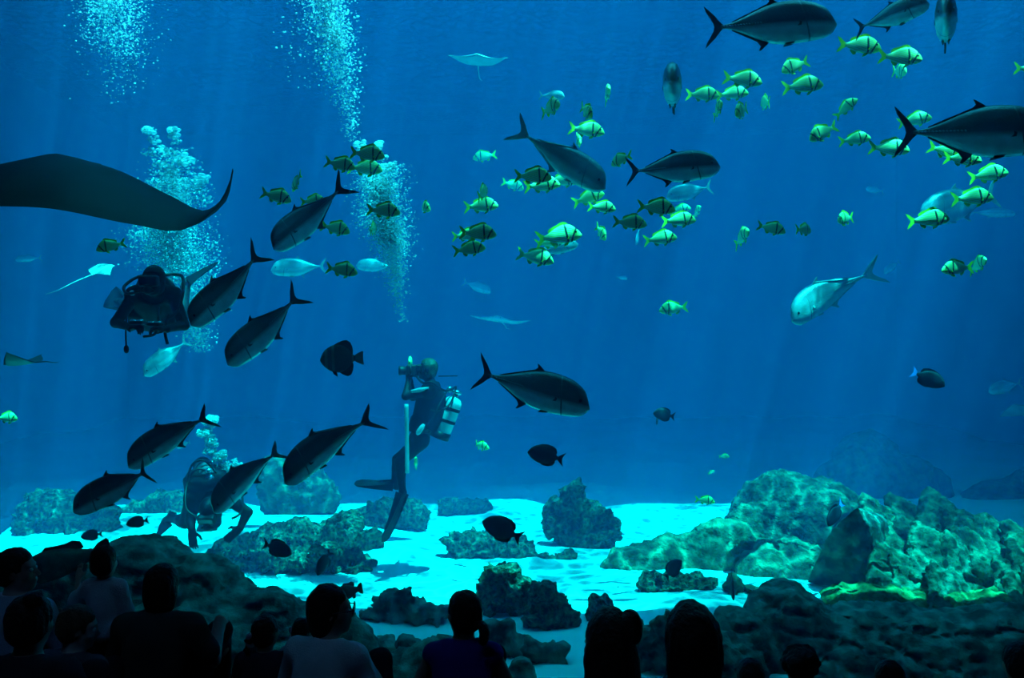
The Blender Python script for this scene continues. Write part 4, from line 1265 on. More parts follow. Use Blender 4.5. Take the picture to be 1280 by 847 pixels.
def human_body(J, k, m, h=.010, hk=None, ears=True, name='body', hands=True):
    s = Sdf()
    hk = hk or k
    torso_prims(s, J, k)
    limb_prims(s, J, k)
    s.cap(J['neck'] - (J['neck'] - J['pelvis']).normalized() * .03 * k, Vector(J['head']) + J['hm'] @ Vector((0, -.02, -.05)) * hk, .060 * k, .052 * hk, .03 * k)
    head_prims(s, J['head'], J['hm'], hk, ears)
    if hands:
        for i in (0, 1):
            w = J['wr'][i]; d, n = J['hand'][i][:2]
            hand_prims(s, w, d, n, k, J['hand'][i][2], J['hand'][i][3])
    return s.mesh(name, h, m)

def eyes_of(J, hk, e):
    for sg in (1, -1):
        p = Vector(J['head']) + J['hm'] @ Vector((sg * .031, .079, .008)) * hk
        ob('eye', sphere_mesh('eye', p, .0125 * hk, M['eyeball'], 0, 6), e)

# ------------------------------------------------------------------ divers
def fin_mesh(a, tip, side, w0, w1, m):
    """swim fin blade from the foot pocket a to the tip, flared and ribbed"""
    a, tip = Vector(a), Vector(tip)
    d = (tip - a); L = d.length; d.normalize()
    sd = Vector(side); sd = (sd - d * sd.dot(d)).normalized(); n = d.cross(sd)
    s = Sdf()
    N = 9
    V, Fc = [], []
    ws = []
    for i in range(N + 1):
        t = i / N
        w = w0 + (w1 - w0) * min(1, t * 1.25) - (.55 * w1 * max(0, t - .9) / .1)
        th = .050 * (1 - t) ** 1.3 + .004
        bow = .04 * math.sin(t * 2.2)
        c = a + d * L * t + n * bow * L
        for x, hgt in ((-1, 1.5), (-.9, 1.5), (-.82, .6), (-.3, .5), (0, .7), (.3, .5), (.82, .6), (.9, 1.5), (1, 1.5)):
            V.append(c + sd * w * x + n * th * hgt * .5)
        for x, hgt in ((1, 1.5), (.9, 1.5), (.82, .6), (.3, .5), (0, .7), (-.3, .5), (-.82, .6), (-.9, 1.5), (-1, 1.5)):
            V.append(c + sd * w * x - n * th * hgt * .5)
    for i in range(N):
        for j in range(18):
            p, q = i * 18 + j, i * 18 + (j + 1) % 18
            Fc.append((p, q, q + 18, p + 18))
    Fc.append(tuple(range(18))[::-1]); Fc.append(tuple(range(N * 18, N * 18 + 18)))
    return mesh_of('swim_fin', V, Fc, m, False)

def lathe(name, a, b, prof, m, seg=18):
    """surface of revolution from a to b; prof: (t, r)"""
    a, b = Vector(a), Vector(b)
    d = b - a
    return tube_mesh(name, [a + d * t for t, r in prof], [r for t, r in prof], m, seg)

def air_tank(e, base, top, r, m):
    """cylinder with boot, shoulder, band and valve"""
    base, top = Vector(base), Vector(top)
    t = ob('air_tank', lathe('air_tank', base, top, [(0, r * .4), (.01, r * .85), (.05, r), (.80, r), (.86, r * .95), (.92, r * .72), (.97, r * .38), (1.0, r * .3)], m), e)
    d = top - base
    ob('tank_boot', lathe('tank_boot', base - d * .01, base + d * .16, [(0, r * .6), (.04, r * 1.05), (1, r * 1.06)], M['rubber']), t)
    for f in (.38, .66):
        ob('tank_band', lathe('tank_band', base + d * f, base + d * (f + .07), [(0, r * 1.02), (.1, r * 1.06), (.9, r * 1.06), (1, r * 1.02)], M['bcd']), t)
    ob('tank_valve', lathe('tank_valve', top, top + d * .13, [(0, r * .3), (.3, r * .34), (.35, r * .5), (.8, r * .5), (.85, r * .2), (1, r * .15)], M['chrome'], 10), t)
    sd = d.normalized().cross(Vector((.3, 1, .2))).normalized()
    ob('valve_knob', lathe('valve_knob', top + d * .07 + sd * r * .4, top + d * .07 + sd * r * 1.15, [(0, r * .2), (.4, r * .2), (.45, r * .38), (1, r * .36)], M['chrome'], 10), t)
    return t

def mask_and_regulator(e, J, hk):
    c, Rm = Vector(J['head']), J['hm']
    P = lambda x, y, z: c + Rm @ Vector((x, y, z)) * hk
    s = Sdf()
    s.box(P(0, .092, .010), (.078 * hk, .034 * hk, .042 * hk), Rm, .02 * hk, .01).ell(P(0, .10, -.02), (.026 * hk, .036 * hk, .022 * hk), Rm, .02)
    s.box(P(0, .132, .012), (.062 * hk, .010, .030 * hk), Rm, .006, .004, True)
    mk = ob('dive_mask', s.mesh('dive_mask', .006, M['rubber']), e)
    s = Sdf().box(P(0, .118, .012), (.066 * hk, .005, .033 * hk), Rm, .004, .004)
    ob('lens', s.mesh('lens', .005, M['mask_glass']), mk)
    s = Sdf().ell(P(0, .125, -.062), (.036 * hk, .028 * hk, .034 * hk), Rm, .01).cap(P(0, .09, -.058), P(0, .125, -.06), .016 * hk, .02 * hk, .01)
    s.cap(P(-.045, .12, -.068), P(.045, .12, -.068), .013 * hk, None, .01)
    ob('regulator', s.mesh('regulator', .006, M['rubber']), e)
    return P

def hose(e, pts, r=.012, m='rubber', name='air_hose'):
    p = smooth_path(pts, 6)
    return ob(name, tube_mesh(name, p, r, M[m], 8), e)

def vest(e, J, k):
    s = Sdf()
    Jv = dict(J)
    Rm = torso_prims(s, Jv, k, .022, True, False)
    ch = J['neck'].lerp(J['pelvis'], .4)
    for sg in (1, -1):
        s.box(J['neck'].lerp(J['pelvis'], .72) + Rm @ Vector((sg * .13, .07, 0)) * k, (.06 * k, .05 * k, .09 * k), Rm, .03, .03)
    s.ell(J['neck'].lerp(J['pelvis'], .46) + Rm @ Vector((0, -.13, 0)) * k, (.165 * k, .085 * k, .24 * k), Rm, .05)
    # open at the neck and the hips
    s.ell(J['neck'] + Rm @ Vector((0, .05, .05)), (.09 * k, .11 * k, .09 * k), Rm, .01, True)
    v = ob('buoyancy_vest', s.mesh('buoyancy_vest', .011, M['bcd']), e)
    s = Sdf().box(J['neck'].lerp(J['pelvis'], .80), (.175 * k, .125 * k, .024 * k), Rm, .03, .01)
    ob('weight_belt', s.mesh('weight_belt', .011, M['rubber']), e)
    return Rm

def finish(e, J, k, hood=None, hair=None):
    eyes_of(J, k, e)
    c, Rm = Vector(J['head']), J['hm']
    s = Sdf().ell(c + Rm @ Vector((0, -.016, .034)) * k, (.086 * k, .104 * k, .100 * k), Rm, .01)
    s.ell(c + Rm @ Vector((0, -.03, -.05)) * k, (.07 * k, .07 * k, .06 * k), Rm, .04)
    s.box(c + Rm @ Vector((0, .115, -.03)) * k, (.12 * k, .07 * k, .10 * k), Rm, .03, .02, True)
    ob('hair' if hair else 'hood', s.mesh('hair', .008, M[hair or hood]), e)

def to_local(J, org):
    out = {}
    for kx, v in J.items():
        if kx in ('hm', 'bow', 'hand'): out[kx] = v
        elif isinstance(v, (list, tuple)) and isinstance(v[0], Vector): out[kx] = [x - org for x in v]
        else: out[kx] = v - org
    return out

A = at
# diver 1: swimming towards the window, head down, forearms bent in front of the chest
D = 7.2
J = dict(head=A(192, 352, D - .10), neck=A(192, 364, D + .02), pelvis=A(192, 398, D + .42), sh=[A(168, 369, D + .03), A(216, 369, D + .03)],
         el=[A(145, 403, D - .02), A(230, 406, D - .02)], wr=[A(163, 409, D - .22), A(209, 411, D - .22)],
         hip=[A(180, 400, D + .46), A(205, 400, D + .46)], kn=[A(166, 390, D + .85), A(226, 396, D + .72)], an=[A(152, 378, D + 1.20), A(233, 354, D + .85)],
         toe=[A(146, 376, D + 1.32), A(241, 347, D + .9)])
J['hm'] = frame((0, -.1, .95), (0, -1, -.25))
J['hand'] = [((.8, -.5, .05), (0, -.3, 1), 1.0, 1), ((-.8, -.5, .05), (0, -.3, 1), 1.0, -1)]
e = empty('person', A(190, 392, D)); org = e.location.copy(); J = to_local(J, org)
ob('wetsuit_body', human_body(J, 1.0, M['suit'], .010), e)
mask_and_regulator(e, J, 1.0)
finish(e, J, 1.0, hood='suit')
Rv = vest(e, J, 1.0)
air_tank(e, J['pelvis'] + Vector((0, .18, .06)), J['neck'] + Vector((0, .20, .12)), .088, M['tank_dark'])
hd = J['head']
hose(e, [hd + Vector((.03, .30, .08)), hd + Vector((-.16, .16, .06)), hd + Vector((-.24, .02, -.03)), hd + Vector((-.16, -.12, -.10)), hd + Vector((-.05, -.13, -.08))])
hose(e, [hd + Vector((.03, .30, .08)), hd + Vector((.15, .2, .06)), hd + Vector((.22, .05, -.05)), hd + Vector((.20, .0, -.22)), hd + Vector((.12, -.02, -.30))])
hose(e, [hd + Vector((.02, .05, -.20)), hd + Vector((.06, -.05, -.34)), hd + Vector((.03, -.06, -.42)), hd + Vector((-.06, -.05, -.44))], .011)
hose(e, [hd + Vector((.10, .05, -.26)), hd + Vector((.10, -.02, -.40)), hd + Vector((.12, -.02, -.50))], .012)
hose(e, [hd + Vector((-.26, .1, -.28)), hd + Vector((-.245, .05, -.42)), hd + Vector((-.24, .05, -.52))], .007, name='gauge_hose')
ob('gauge', sphere_mesh('gauge', hd + Vector((-.24, .05, -.54)), (.022, .015, .035), M['rubber'], 0, 6), e)
for i, sg in ((0, 1), (1, -1)):                       # shiny gauge consoles held in the hands
    s = Sdf().box(J['wr'][i] + Vector((sg * .075, -.05, .035)), (.055, .045, .016), None, .014, .01)
    c = ob('gauge_console', s.mesh('gauge_console', .008, M['rubber']), e)
    for q in (-.028, .028):
        ob('dial', lathe('dial', J['wr'][i] + Vector((sg * .075 + q, -.055, .048)), J['wr'][i] + Vector((sg * .075 + q, -.06, .060)), [(0, .024), (.8, .024), (1, .018)], M['chrome'], 12), c)
ob('swim_fin', fin_mesh(J['an'][0], A(134, 369, D + 1.45) - org, (.3, .4, 1), .07, .115, M['fin_rubber']), e)
ob('swim_fin', fin_mesh(J['an'][1], A(272, 331, D + 1.05) - org, (.1, 1, .25), .07, .11, M['fin_rubber']), e)
ob('shoulder_light', sphere_mesh('shoulder_light', A(165, 366, D - .08) - org, .022, M['strap_pale'], 0, 6), e)
props(e, 'scuba diver in black swimming at the window before the broad bubble plume, hands at chest', 'person')

# diver 2: low over the sand, head down, tank up, one arm reaching to the bottom
D = 8.3
J = dict(head=A(262, 640, D - .12), neck=A(263, 624, D + .0), pelvis=A(257, 606, D + .48), sh=[A(242, 626, D + .05), A(287, 624, D + .0)],
         el=[A(238, 650, D + .0), A(309, 640, D + .0)], wr=[A(240, 663, D - .08), A(300, 660, D - .10)],
         hip=[A(246, 618, D + .52), A(268, 614, D + .54)], kn=[A(232, 652, D + .62), A(268, 652, D + .86)], an=[A(214, 647, D + .92), A(262, 644, D + 1.2)],
         toe=[A(206, 652, D + .98), A(262, 652, D + 1.3)])
J['hm'] = frame((0, -.55, .75), (0, -.85, -.65))
J['hand'] = [((.1, -.1, -1), (0, -1, 0), .5, -1), ((-.75, -.1, -.65), (0, -1, .2), .25, 1)]
e = empty('person', A(262, 655, D)); org = e.location.copy(); J = to_local(J, org)
ob('wetsuit_body', human_body(J, 1.12, M['suit'], .010), e)
mask_and_regulator(e, J, 1.05)
finish(e, J, 1.05, hood='suit')
vest(e, J, 1.18)
air_tank(e, J['pelvis'] + Vector((-.02, -.04, .20)), J['neck'] + Vector((-.02, .02, .20)), .085, M['tank_dark'])
hd = J['head']
hose(e, [hd + Vector((-.02, .2, .32)), hd + Vector((-.16, .14, .38)), hd + Vector((-.24, .1, .26)), hd + Vector((-.2, -.05, .05)), hd + Vector((-.05, -.1, -.04))], .011)
hose(e, [hd + Vector((0, .2, .32)), hd + Vector((-.08, .1, .46)), hd + Vector((-.2, .1, .42)), hd + Vector((-.26, .1, .2))], .010)
hose(e, [hd + Vector((.02, .2, .3)), hd + Vector((.24, .1, .22)), hd + Vector((.3, .0, .02)), hd + Vector((.22, -.05, -.05))], .010)
ob('swim_fin', fin_mesh(J['an'][0], A(196, 661, D + 1.15) - org, (.3, .5, 1), .07, .115, M['fin_rubber']), e)
ob('swim_fin', fin_mesh(J['an'][1], A(258, 662, D + 1.7) - org, (1, .1, .1), .07, .11, M['fin_rubber']), e)
props(e, 'scuba diver bent low over the left sand with fat bubbles rising from the head', 'person')

# diver 3: upright in profile facing left, camera at the eyes, pale tank on the back
D = 8.9
J = dict(head=A(534, 462, D), neck=A(540, 481, D), pelvis=A(524, 549, D), sh=[A(536, 489, D - .17), A(543, 490, D + .17)],
         el=[A(507, 495, D - .16), A(516, 496, D + .14)], wr=[A(511, 474, D - .06), A(513, 476, D + .06)],
         hip=[A(526, 552, D - .09), A(524, 552, D + .09)], kn=[A(500, 577, D - .10), A(497, 574, D + .12)], an=[A(503, 616, D - .10), A(493, 606, D + .14)],
         toe=[A(498, 625, D - .10), A(484, 604, D + .14)])
J['hm'] = frame((.1, 0, .97), (-1, -.05, .05))
J['hand'] = [((-.25, .2, .9), (-.9, -.4, 0), 1.0, 1), ((-.25, -.2, .9), (-.9, .4, 0), 1.0, -1)]
for kx in ('sh', 'el', 'wr', 'hip', 'kn', 'an', 'toe', 'hand'): J[kx] = J[kx][::-1]      # right side is the far one
e = empty('person', A(508, 676, D)); org = e.location.copy(); J = to_local(J, org)
ob('wetsuit_body', human_body(J, .90, M['suit'], .010), e)
P_ = mask_and_regulator(e, J, .9)
finish(e, J, .9, hair='hair_blond')
vest(e, J, .92)
air_tank(e, A(549, 547, D) - org, A(570, 494, D) - org, .092, M['tank_pale'])
hd = J['head']
hose(e, [A(570, 483, D) - org, A(556, 488, D - .12) - org, A(540, 478, D - .2) - org, A(528, 478, D - .16) - org, P_(0, .13, -.06)], .012)
hose(e, [A(570, 485, D) - org, A(562, 505, D - .2) - org, A(548, 514, D - .24) - org, A(538, 512, D - .22) - org], .009)
hose(e, [A(558, 490, D) - org, A(548, 508, D - .22) - org, A(540, 524, D - .24) - org, A(526, 542, D - .2) - org], .009, name='gauge_hose')
ob('gauge', lathe('gauge', A(530, 530, D - .22) - org, A(521, 543, D - .22) - org, [(0, .014), (.3, .026), (.8, .026), (1, .012)], M['strap_pale'], 10), e)
hose(e, [A(508, 505, D - .2) - org, A(508.5, 545, D - .2) - org, A(509, 591, D - .2) - org], .022, 'strap_pale', name='hanging_strap')
ob('arm_strap', lathe('arm_strap', A(514, 489, D - .21) - org, A(536, 485, D - .23) - org, [(0, .014), (.5, .022), (1, .014)], M['strap_pale'], 10), e)
ob('swim_fin', fin_mesh(J['an'][1], A(478, 676, D - .12) - org, (.45, .9, .2), .075, .09, M['fin_rubber']), e)
ob('swim_fin', fin_mesh(J['an'][0], A(444, 601, D + .15) - org, (0, 1, .12), .08, .12, M['fin_rubber']), e)
ob('antenna', tube_mesh('antenna', [A(548, 470, D) - org, A(572, 469.5, D) - org], .006, M['rubber'], 6), e)
props(e, 'scuba diver upright in profile holding a camera to the face, pale tank on the back', 'person')
# the camera in the diver's hands
s = Sdf().box((0, 0, 0), (.05, .085, .06), None, .015, .01)
cm = ob('underwater_camera', s.mesh('underwater_camera', .008, M['rubber']))
cm.location = A(515, 463, D)
ob('lens_port', lathe('lens_port', (-.05, 0, 0), (-.13, 0, 0), [(0, .042), (.7, .046), (1, .05)], M['rubber'], 16), cm)
ob('handle', tube_mesh('handle', [(0, -.085, -.03), (0, -.12, -.02), (0, -.12, .05), (0, -.085, .05)], .011, M['rubber'], 8), cm)
props(cm, 'black underwater camera held up by the upright diver', 'camera')
# ------------------------------------------------------------------ visitors in the dark hall
def cloth(name, col, **kw):
    M[name] = mat(name, col, .9, .1, bump=.3, bscale=120, **kw)
    return M[name]
cloth('white_shirt', (.62, .64, .66)); cloth('pale_blue_shirt', (.42, .48, .58)); cloth('dark_sweater', (.03, .032, .04)); cloth('dark_tee', (.045, .055, .05))
cloth('purple_top', (.07, .03, .22)); cloth('dark_trousers', (.02, .022, .03)); cloth('dark_dress', (.03, .03, .05)); cloth('black_top', (.015, .015, .018)); cloth('grey_top', (.10, .11, .12))
M['scrunchie'] = mat('pale_scrunchie', (.45, .48, .60), .9, .1)
M['frame_black'] = mat('black_spectacle_frame', (.01, .01, .012), .3, .5)
M['lens_clear'] = M['acrylic']
M['shoe'] = mat('dark_shoe', (.02, .02, .022), .7, .2)

def wrinkle(amp, seed):
    def f(V, Q):
        N = normals(V, Q)
        return V + N * (amp * fbm(V * np.array((9, 9, 5.0)), seed, 3))[:, None]
    return f

def seat_pose(k, hk, head_dir=0, head_tilt=0, lean=.06, spread=.14, feet_drop=0.0, shoulder=.17, arms='knees', neck_fwd=.0):
    V = Vector
    J = {}
    J['pelvis'] = V((0, 0, .115)) * k
    J['neck'] = V((0, lean + .02, .60)) * k
    J['bow'] = -.035 * k
    J['sh'] = [V((shoulder, lean, .555)) * k, V((-shoulder, lean, .555)) * k]
    J['hip'] = [V((.085, .02, .10)) * k, V((-.085, .02, .10)) * k]
    if feet_drop:
        J['kn'] = [V((.11, .44, .115)) * k, V((-.11, .44, .115)) * k]
        J['an'] = [V((.11, .50, .075 - feet_drop / k)) * k, V((-.11, .50, .075 - feet_drop / k)) * k]
    else:
        J['kn'] = [V((spread + .03, .35, .44)) * k, V((-spread - .03, .35, .44)) * k]
        J['an'] = [V((spread, .56, .07)) * k, V((-spread, .56, .07)) * k]
    J['toe'] = [a + V((0, .13, -.035)) * k for a in J['an']]
    if arms == 'knees' and not feet_drop:
        J['el'] = [V((.27, .13, .33)) * k, V((-.27, .13, .33)) * k]
        J['wr'] = [V((.10, .40, .42)) * k, V((-.10, .40, .42)) * k]
        J['hand'] = [((-.8, .35, -.3), (.3, .9, .2), .7, -1), ((.8, .35, -.3), (-.3, .9, .2), .7, 1)]
    else:
        J['el'] = [V((.24, .06, .30)) * k, V((-.24, .06, .30)) * k]
        J['wr'] = [V((.13, .30, .215)) * k, V((-.13, .30, .215)) * k]
        J['hand'] = [((-.2, .95, -.1), (.1, .1, 1), .4, -1), ((.2, .95, -.1), (-.1, .1, 1), .4, 1)]
    a, t = R(head_dir), R(head_tilt)
    f = V((math.sin(a) * math.cos(t), math.cos(a) * math.cos(t), math.sin(t)))
    J['hm'] = frame((-math.sin(a) * math.sin(t) , -math.cos(a) * math.sin(t), math.cos(t)), f)
    J['head'] = J['neck'] + V((0, .025 + neck_fwd, .04)) * k + J['hm'] @ V((0, .005, .115)) * hk
    return J

def garment_top(J, k, m, sleeve, seed, g=.014, name='shirt', amp=.006):
    s = Sdf()
    torso_prims(s, J, k, g, True, True)
    if sleeve:
        for i in (0, 1):
            s.cap(J['sh'][i], J['sh'][i].lerp(J['el'][i], min(sleeve, 1)), .056 * k + g, (.048 if sleeve < 1 else .045) * k + g + .004, .03 * k)
            if sleeve > 1: s.cap(J['el'][i], J['el'][i].lerp(J['wr'][i], sleeve - 1), .045 * k + g, .034 * k + g, .02)
    Rm = frame(J['neck'] - J['pelvis'], (J['neck'] - J['pelvis']).cross(J['sh'][0] - J['sh'][1]))
    s.ell(J['neck'] + Rm @ Vector((0, .02, .045)) * k, (.075 * k, .085 * k, .05 * k), Rm, .01, True)
    return s.mesh(name, .011, M[m], wrinkle(amp, seed))

def garment_legs(J, k, m, seed):
    s = Sdf()
    up = J['neck'] - J['pelvis']
    Rm = frame(up, up.cross(J['sh'][0] - J['sh'][1]))
    s.ell(J['pelvis'] - up * .03, (.172 * k, .128 * k, .118 * k), Rm, .05 * k)
    for i in (0, 1):
        s.cap(J['hip'][i], J['kn'][i], .100 * k, .072 * k, .04 * k)
        s.cap(J['kn'][i], J['kn'][i].lerp(J['an'][i], .92), .070 * k, .056 * k, .02 * k)
    return s.mesh('trousers', .012, M[m], wrinkle(.006, seed))

def hair_mesh(J, hk, style, m, seed=0, peak=None):
    c, Rm = Vector(J['head']), J['hm']
    P = lambda x, y, z: c + Rm @ Vector((x, y, z)) * hk
    s = Sdf()
    E = lambda p, r, kk=.02, cut=False: s.ell(P(*p), [a * hk for a in r], Rm, kk, cut)
    E((0, -.020, .038), (.088, .103, .098))
    if peak: E((peak, -.02, .085), (.055, .07, .07), .04)
    if style in ('short', 'crop'):
        E((0, -.05, -.02), (.078, .065, .06), .03)
    if style == 'bob':
        E((0, -.045, -.03), (.088, .075, .085), .03)
        E((0, -.05, -.085), (.075, .055, .05), .03)
    if style in ('tail', 'bun', 'scrunch', 'updo'):
        E((0, -.045, -.02), (.078, .068, .065), .03)
    if style == 'long':
        E((0, -.045, -.04), (.095, .078, .10), .03)
        E((0, -.06, -.14), (.105, .06, .12), .05)
        for sg in (1, -1): s.cap(P(sg * .075, .0, .0), P(sg * .10, -.01, -.17), .03 * hk, .026 * hk, .02)
    if style == 'curly':
        rg = random.Random(seed)
        for i in range(46):
            a, b = rg.uniform(0, 2 * math.pi), rg.uniform(-.35, 1.0)
            q = math.sqrt(max(0, 1 - b * b))
            s.ell(P(.085 * q * math.cos(a), -.025 + .095 * q * math.sin(a), .035 + .095 * b), .022 * hk, None, .008)
    # face and ears left free
    s.box(P(0, .125, -.05), (.10 * hk, .075 * hk, .105 * hk), Rm, .03, .025, True)
    if style in ('short', 'crop', 'tail', 'bun', 'scrunch', 'updo'):
        for sg in (1, -1): E((sg * .10, .015, -.02), (.03, .035, .04), .012, True)
    return s.mesh('hair', .008, M[m], lambda V, Q: V + normals(V, Q) * (.004 * hk * fbm(V * np.array((60, 60, 14.0)), 3 + seed, 2) + .003 * fbm(V * 18, 9 + seed, 2))[:, None])

def visitor(label, px, py_top, D, floor, k, hk, hair, hair_m, top, top_m, sleeve, skin='skin', yaw=0, legs='dark_trousers', pose=None, seed=1, J=None, **kw):
    p = at(px, py_top, D)
    e = empty('person', (p.x, D, floor), (0, 0, R(yaw)))
    J = J or seat_pose(k, hk, **(pose or {}))
    # sit so that the crown of the head meets the photographed height
    ob('body', human_body(J, k, M[skin], .010, hk), e)
    eyes_of(J, hk, e)
    ob(top, garment_top(J, k, top_m, sleeve, seed, name=top), e)
    ob('trousers', garment_legs(J, k, legs, seed + 1), e)
    ob('hair', hair_mesh(J, hk, hair, hair_m, seed, kw.get('peak')), e)
    for i in (0, 1):
        s = Sdf().cap(J['an'][i] - (J['toe'][i] - J['an'][i]) * .25 - Vector((0, 0, .028 * k)), J['toe'][i], .042 * k, .036 * k, .02)
        ob('shoe', s.mesh('shoe', .011, M['shoe']), e)
    props(e, label, 'person')
    return e, J

def need_k(px_top, D, floor, hk_ratio=1.0, base=.895):
    """body scale that brings the crown of a seated figure to the photographed height"""
    return (CZ - (px_top - 423.5) / F * D - floor) / base

# 1 man at the left edge in profile
k = need_k(688, 4.95, 0)
visitor('man at the left edge in profile facing right, dark short hair and pale shirt', 6, 688, 4.95, 0, k, k * 1.0, 'crop', 'hair_dark', 'shirt', 'pale_blue_shirt', .8, pose=dict(head_dir=72, head_tilt=4), yaw=-10, seed=3)
# 2 woman with a top knot, nearest at the left
k = need_k(752, 3.75, .13)
e, J = visitor('seated visitor with hair in a top knot at the lower left corner, dark sweater', 22, 752, 3.75, .13, k, k * 1.05, 'bun', 'hair_dark', 'sweater', 'dark_sweater', 1.9, seed=5, pose=dict(head_dir=6))
hd, hm = J['head'], J['hm']
s = Sdf().ell(hd + hm @ Vector((.045, -.05, .125)), (.045, .045, .038), hm, .02).ell(hd + hm @ Vector((.06, -.03, .145)), .02, None, .01)
ob('hair_bun', s.mesh('hair_bun', .008, M['hair_dark'], wrinkle(.004, 4)), e)
# 3 fair child
k = need_k(764, 4.38, 0)
visitor('light brown haired child peering right from behind the top knot visitor', 78, 764, 4.38, 0, k, k * 1.05, 'short', 'hair_light', 'shirt', 'grey_top', 1.7, skin='skin_pale', seed=7, pose=dict(head_dir=58, head_tilt=-8, spread=.04, arms='lap'), yaw=-14)
# 5 woman seen from behind, arm over her raised knee
k = need_k(708, 4.7, 0)
J5 = seat_pose(k, k * 1.0, head_dir=-4, spread=.17)
J5['el'][0] = Vector((.27, .12, .36)) * k; J5['wr'][0] = Vector((.235, .345, .50)) * k
J5['hand'][0] = ((.1, .7, -.55), (.0, .5, .8), .5, -1)
J5['kn'][0] = Vector((.225, .37, .43)) * k
visitor('woman seen from behind in a dark tee, bobbed hair, forearm on her raised knee', 193, 708, 4.7, 0, k, k, 'bob', 'hair_dark', 'tee', 'dark_tee', .75, J=J5, seed=9)
# 6 girl with a scrunchie
k = need_k(779, 4.75, 0)
e, J = visitor('small girl with a pale scrunchie in her ponytail left of the bespectacled visitor', 328, 779, 4.75, 0, k, k * 1.2, 'scrunch', 'hair_dark', 'dress', 'dark_dress', .4, seed=11, pose=dict(head_dir=20))
hd, hm = J['head'], J['hm']; q = k * 1.2
ring = [hd + hm @ (Vector((-.05 + .012 * math.cos(t) , -.105 + .03 * math.cos(t), -.02 + .035 * math.sin(t))) * q) for t in np.linspace(0, 2 * math.pi, 13)]
ob('scrunchie', tube_mesh('scrunchie', ring, [.018 * q * (1 + .25 * math.sin(5 * i)) for i in range(13)], M['scrunchie'], 8), e)
ob('ponytail', tube_mesh('ponytail', [hd + hm @ (Vector(v) * q) for v in ((-.045, -.095, -.01), (-.065, -.125, -.03), (-.07, -.13, -.08), (-.06, -.11, -.14))], [.025 * q, .032 * q, .026 * q, .008 * q], M['hair_dark'], 8), e)
# 7 little child behind the bespectacled visitor
k = need_k(780, 5.08, 0)
e, J = visitor('little child half hidden behind the bespectacled visitor, pale hair bow', 376, 780, 5.08, 0, k, k * 1.2, 'scrunch', 'hair_dark', 'shirt', 'pale_blue_shirt', .5, seed=13, pose=dict(head_dir=25))
hd, hm = J['head'], J['hm']; q = k * 1.2
for dz in (-.04, .03):
    s = Sdf().ell(hd + hm @ (Vector((-.075, -.085, dz)) * q), (.026 * q, .016 * q, .036 * q), hm, .01)
    ob('hair_bow', s.mesh('hair_bow', .006, M['scrunchie']), e)
# 8 visitor with glasses
k = need_k(742, 4.4, 0)
e, J = visitor('visitor in profile facing right with spectacles, bobbed hair and a pale shirt', 400, 742, 4.4, 0, k, k * 1.1, 'bob', 'hair_dark', 'shirt', 'white_shirt', .9, seed=15, skin='skin', pose=dict(head_dir=66, head_tilt=2, neck_fwd=.02), yaw=-18)
hd, hm = J['head'], J['hm']; q = k * 1.1
gl = ob('spectacles', tube_mesh('spectacles', [hd + hm @ (Vector(v) * q) for v in ((-.012, .108, .012), (0, .111, .014), (.012, .108, .012))], .003, M['frame_black'], 6), e)
for sg in (1, -1):
    rim = [hd + hm @ (Vector((sg * .035 + .026 * math.copysign(abs(math.cos(t)) ** .6, math.cos(t)), .108, .008 + .019 * math.copysign(abs(math.sin(t)) ** .6, math.sin(t)))) * q) for t in np.linspace(0, 2 * math.pi, 21)]
    ob('rim', tube_mesh('rim', rim, .0035, M['frame_black'], 6), gl)
    ob('temple_arm', tube_mesh('temple_arm', [hd + hm @ (Vector(v) * q) for v in ((sg * .062, .106, .014), (sg * .082, .05, .014), (sg * .086, -.01, .008), (sg * .084, -.02, -.006))], .003, M['frame_black'], 6), gl)
# 9 ponytailed visitor in purple
k = need_k(747, 4.2, .13)
e, J = visitor('visitor from behind with a low ponytail to the right, dark purple sleeveless top', 578, 747, 4.2, .13, k, k * 1.1, 'tail', 'hair_dark', 'tank_top', 'purple_top', 0, seed=17, pose=dict(head_dir=-28, head_tilt=2, shoulder=.165))
hd, hm = J['head'], J['hm']; q = k * 1.1
ob('ponytail', tube_mesh('ponytail', smooth_path([hd + hm @ (Vector(v) * q) for v in ((.012, -.105, -.030), (.03, -.150, -.012), (.04, -.175, -.045), (.036, -.168, -.085), (.03, -.150, -.105))], 4), [.018 * q + .010 * q * math.sin(math.pi * i / 16) - (.010 * q if i > 14 else 0) for i in range(17)], M['hair_dark'], 8), e)
# 10 and 11, on the tier
k = need_k(785, 3.28, .30)
e, J = visitor('dark haired visitor with hair pinned up, left of the pair of big heads', 764, 785, 3.28, .30, k, k * 1.18, 'long', 'hair_dark', 'top', 'black_top', .6, seed=19, peak=.012, pose=dict(head_dir=-35, head_tilt=-4, feet_drop=.17))
hd, hm = J['head'], J['hm']; q = k
s = Sdf().ell(hd + hm @ Vector((.055, -.08, .075)), (.05, .045, .07), hm, .03)
ob('pinned_hair', s.mesh('pinned_hair', .008, M['hair_dark'], wrinkle(.006, 8)), e)
k = need_k(778, 2.92, .30)
visitor('dark haired visitor with straight hair, right one of the pair of big heads', 874, 778, 2.92, .30, k, k * 1.12, 'bob', 'hair_dark', 'top', 'black_top', .6, seed=21, peak=-.012, pose=dict(head_dir=8, feet_drop=.17))
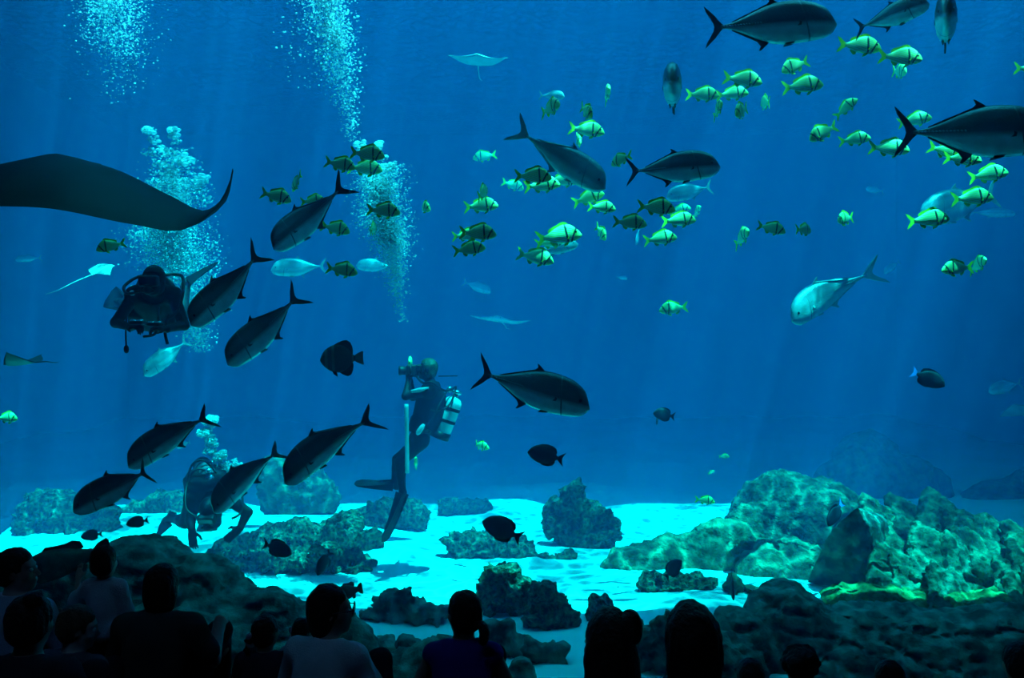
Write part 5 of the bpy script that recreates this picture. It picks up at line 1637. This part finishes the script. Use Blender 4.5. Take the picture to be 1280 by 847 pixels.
# 12 to 15, children along the bottom edge at the right
k = need_k(838, 3.95, .13)
visitor('crown of a small head at the bottom edge just right of the big heads', 942, 838, 3.95, .13, k, k * 1.3, 'short', 'hair_dark', 'shirt', 'grey_top', .5, seed=23)
k = need_k(821, 3.85, .13)
visitor('child with tousled curly hair at the bottom edge right of the big heads', 1007, 821, 3.85, .13, k, k * 1.2, 'curly', 'hair_dark', 'shirt', 'dark_tee', .5, seed=25)
k = need_k(841, 3.9, .13)
visitor('barely visible crown of a head at the bottom edge under the big right boulder', 1118, 842, 3.9, .13, k, k * 1.3, 'short', 'hair_dark', 'shirt', 'grey_top', .5, seed=27)
k = need_k(814, 3.8, .13)
visitor('head cut off by the right edge at the bottom corner', 1288, 814, 3.8, .13, k, k * 1.15, 'short', 'hair_dark', 'shirt', 'dark_tee', .5, seed=29)

# 4 toddler standing at the window, left hand raised to the glass
V = Vector
D4, px4 = 5.15, 130
k = .53; hk = .80
J = dict(pelvis=V((0, 0, .80)) * k, neck=V((0, .01, 1.30)) * k, sh=[V((.165, 0, 1.245)) * k, V((-.165, 0, 1.245)) * k], hip=[V((.085, 0, .80)) * k, V((-.085, 0, .80)) * k],
         kn=[V((.09, .03, .44)) * k, V((-.09, .03, .44)) * k], an=[V((.09, -.01, .08)) * k, V((-.09, -.01, .08)) * k], toe=[V((.10, .16, .035)) * k, V((-.10, .16, .035)) * k],
         el=[V((.24, .03, .98)) * k, V((-.33, .06, 1.08)) * k], wr=[V((.19, .16, .80)) * k, V((-.36, .16, 1.30)) * k])
J['hand'] = [((-.1, .5, -.8), (.9, .2, 0), .5, -1), ((0, .25, .95), (0, -1, .2), .15, 1)]
J['hm'] = frame((0, -.08, 1), (.08, 1, .08))
J['head'] = V((0, .02, 1.34)) * k + V((0, 0, .108)) * hk
top = J['head'].z + .135 * hk
J = {kk: (vv if kk in ('hm', 'hand') else ([x * 1.0 for x in vv] if isinstance(vv, list) else vv)) for kk, vv in J.items()}
visitor('toddler standing at the window in a white shirt with one hand raised', px4, 680, D4, 0, k, hk, 'short', 'hair_dark', 'shirt', 'white_shirt', 1.2, J=J, seed=31)
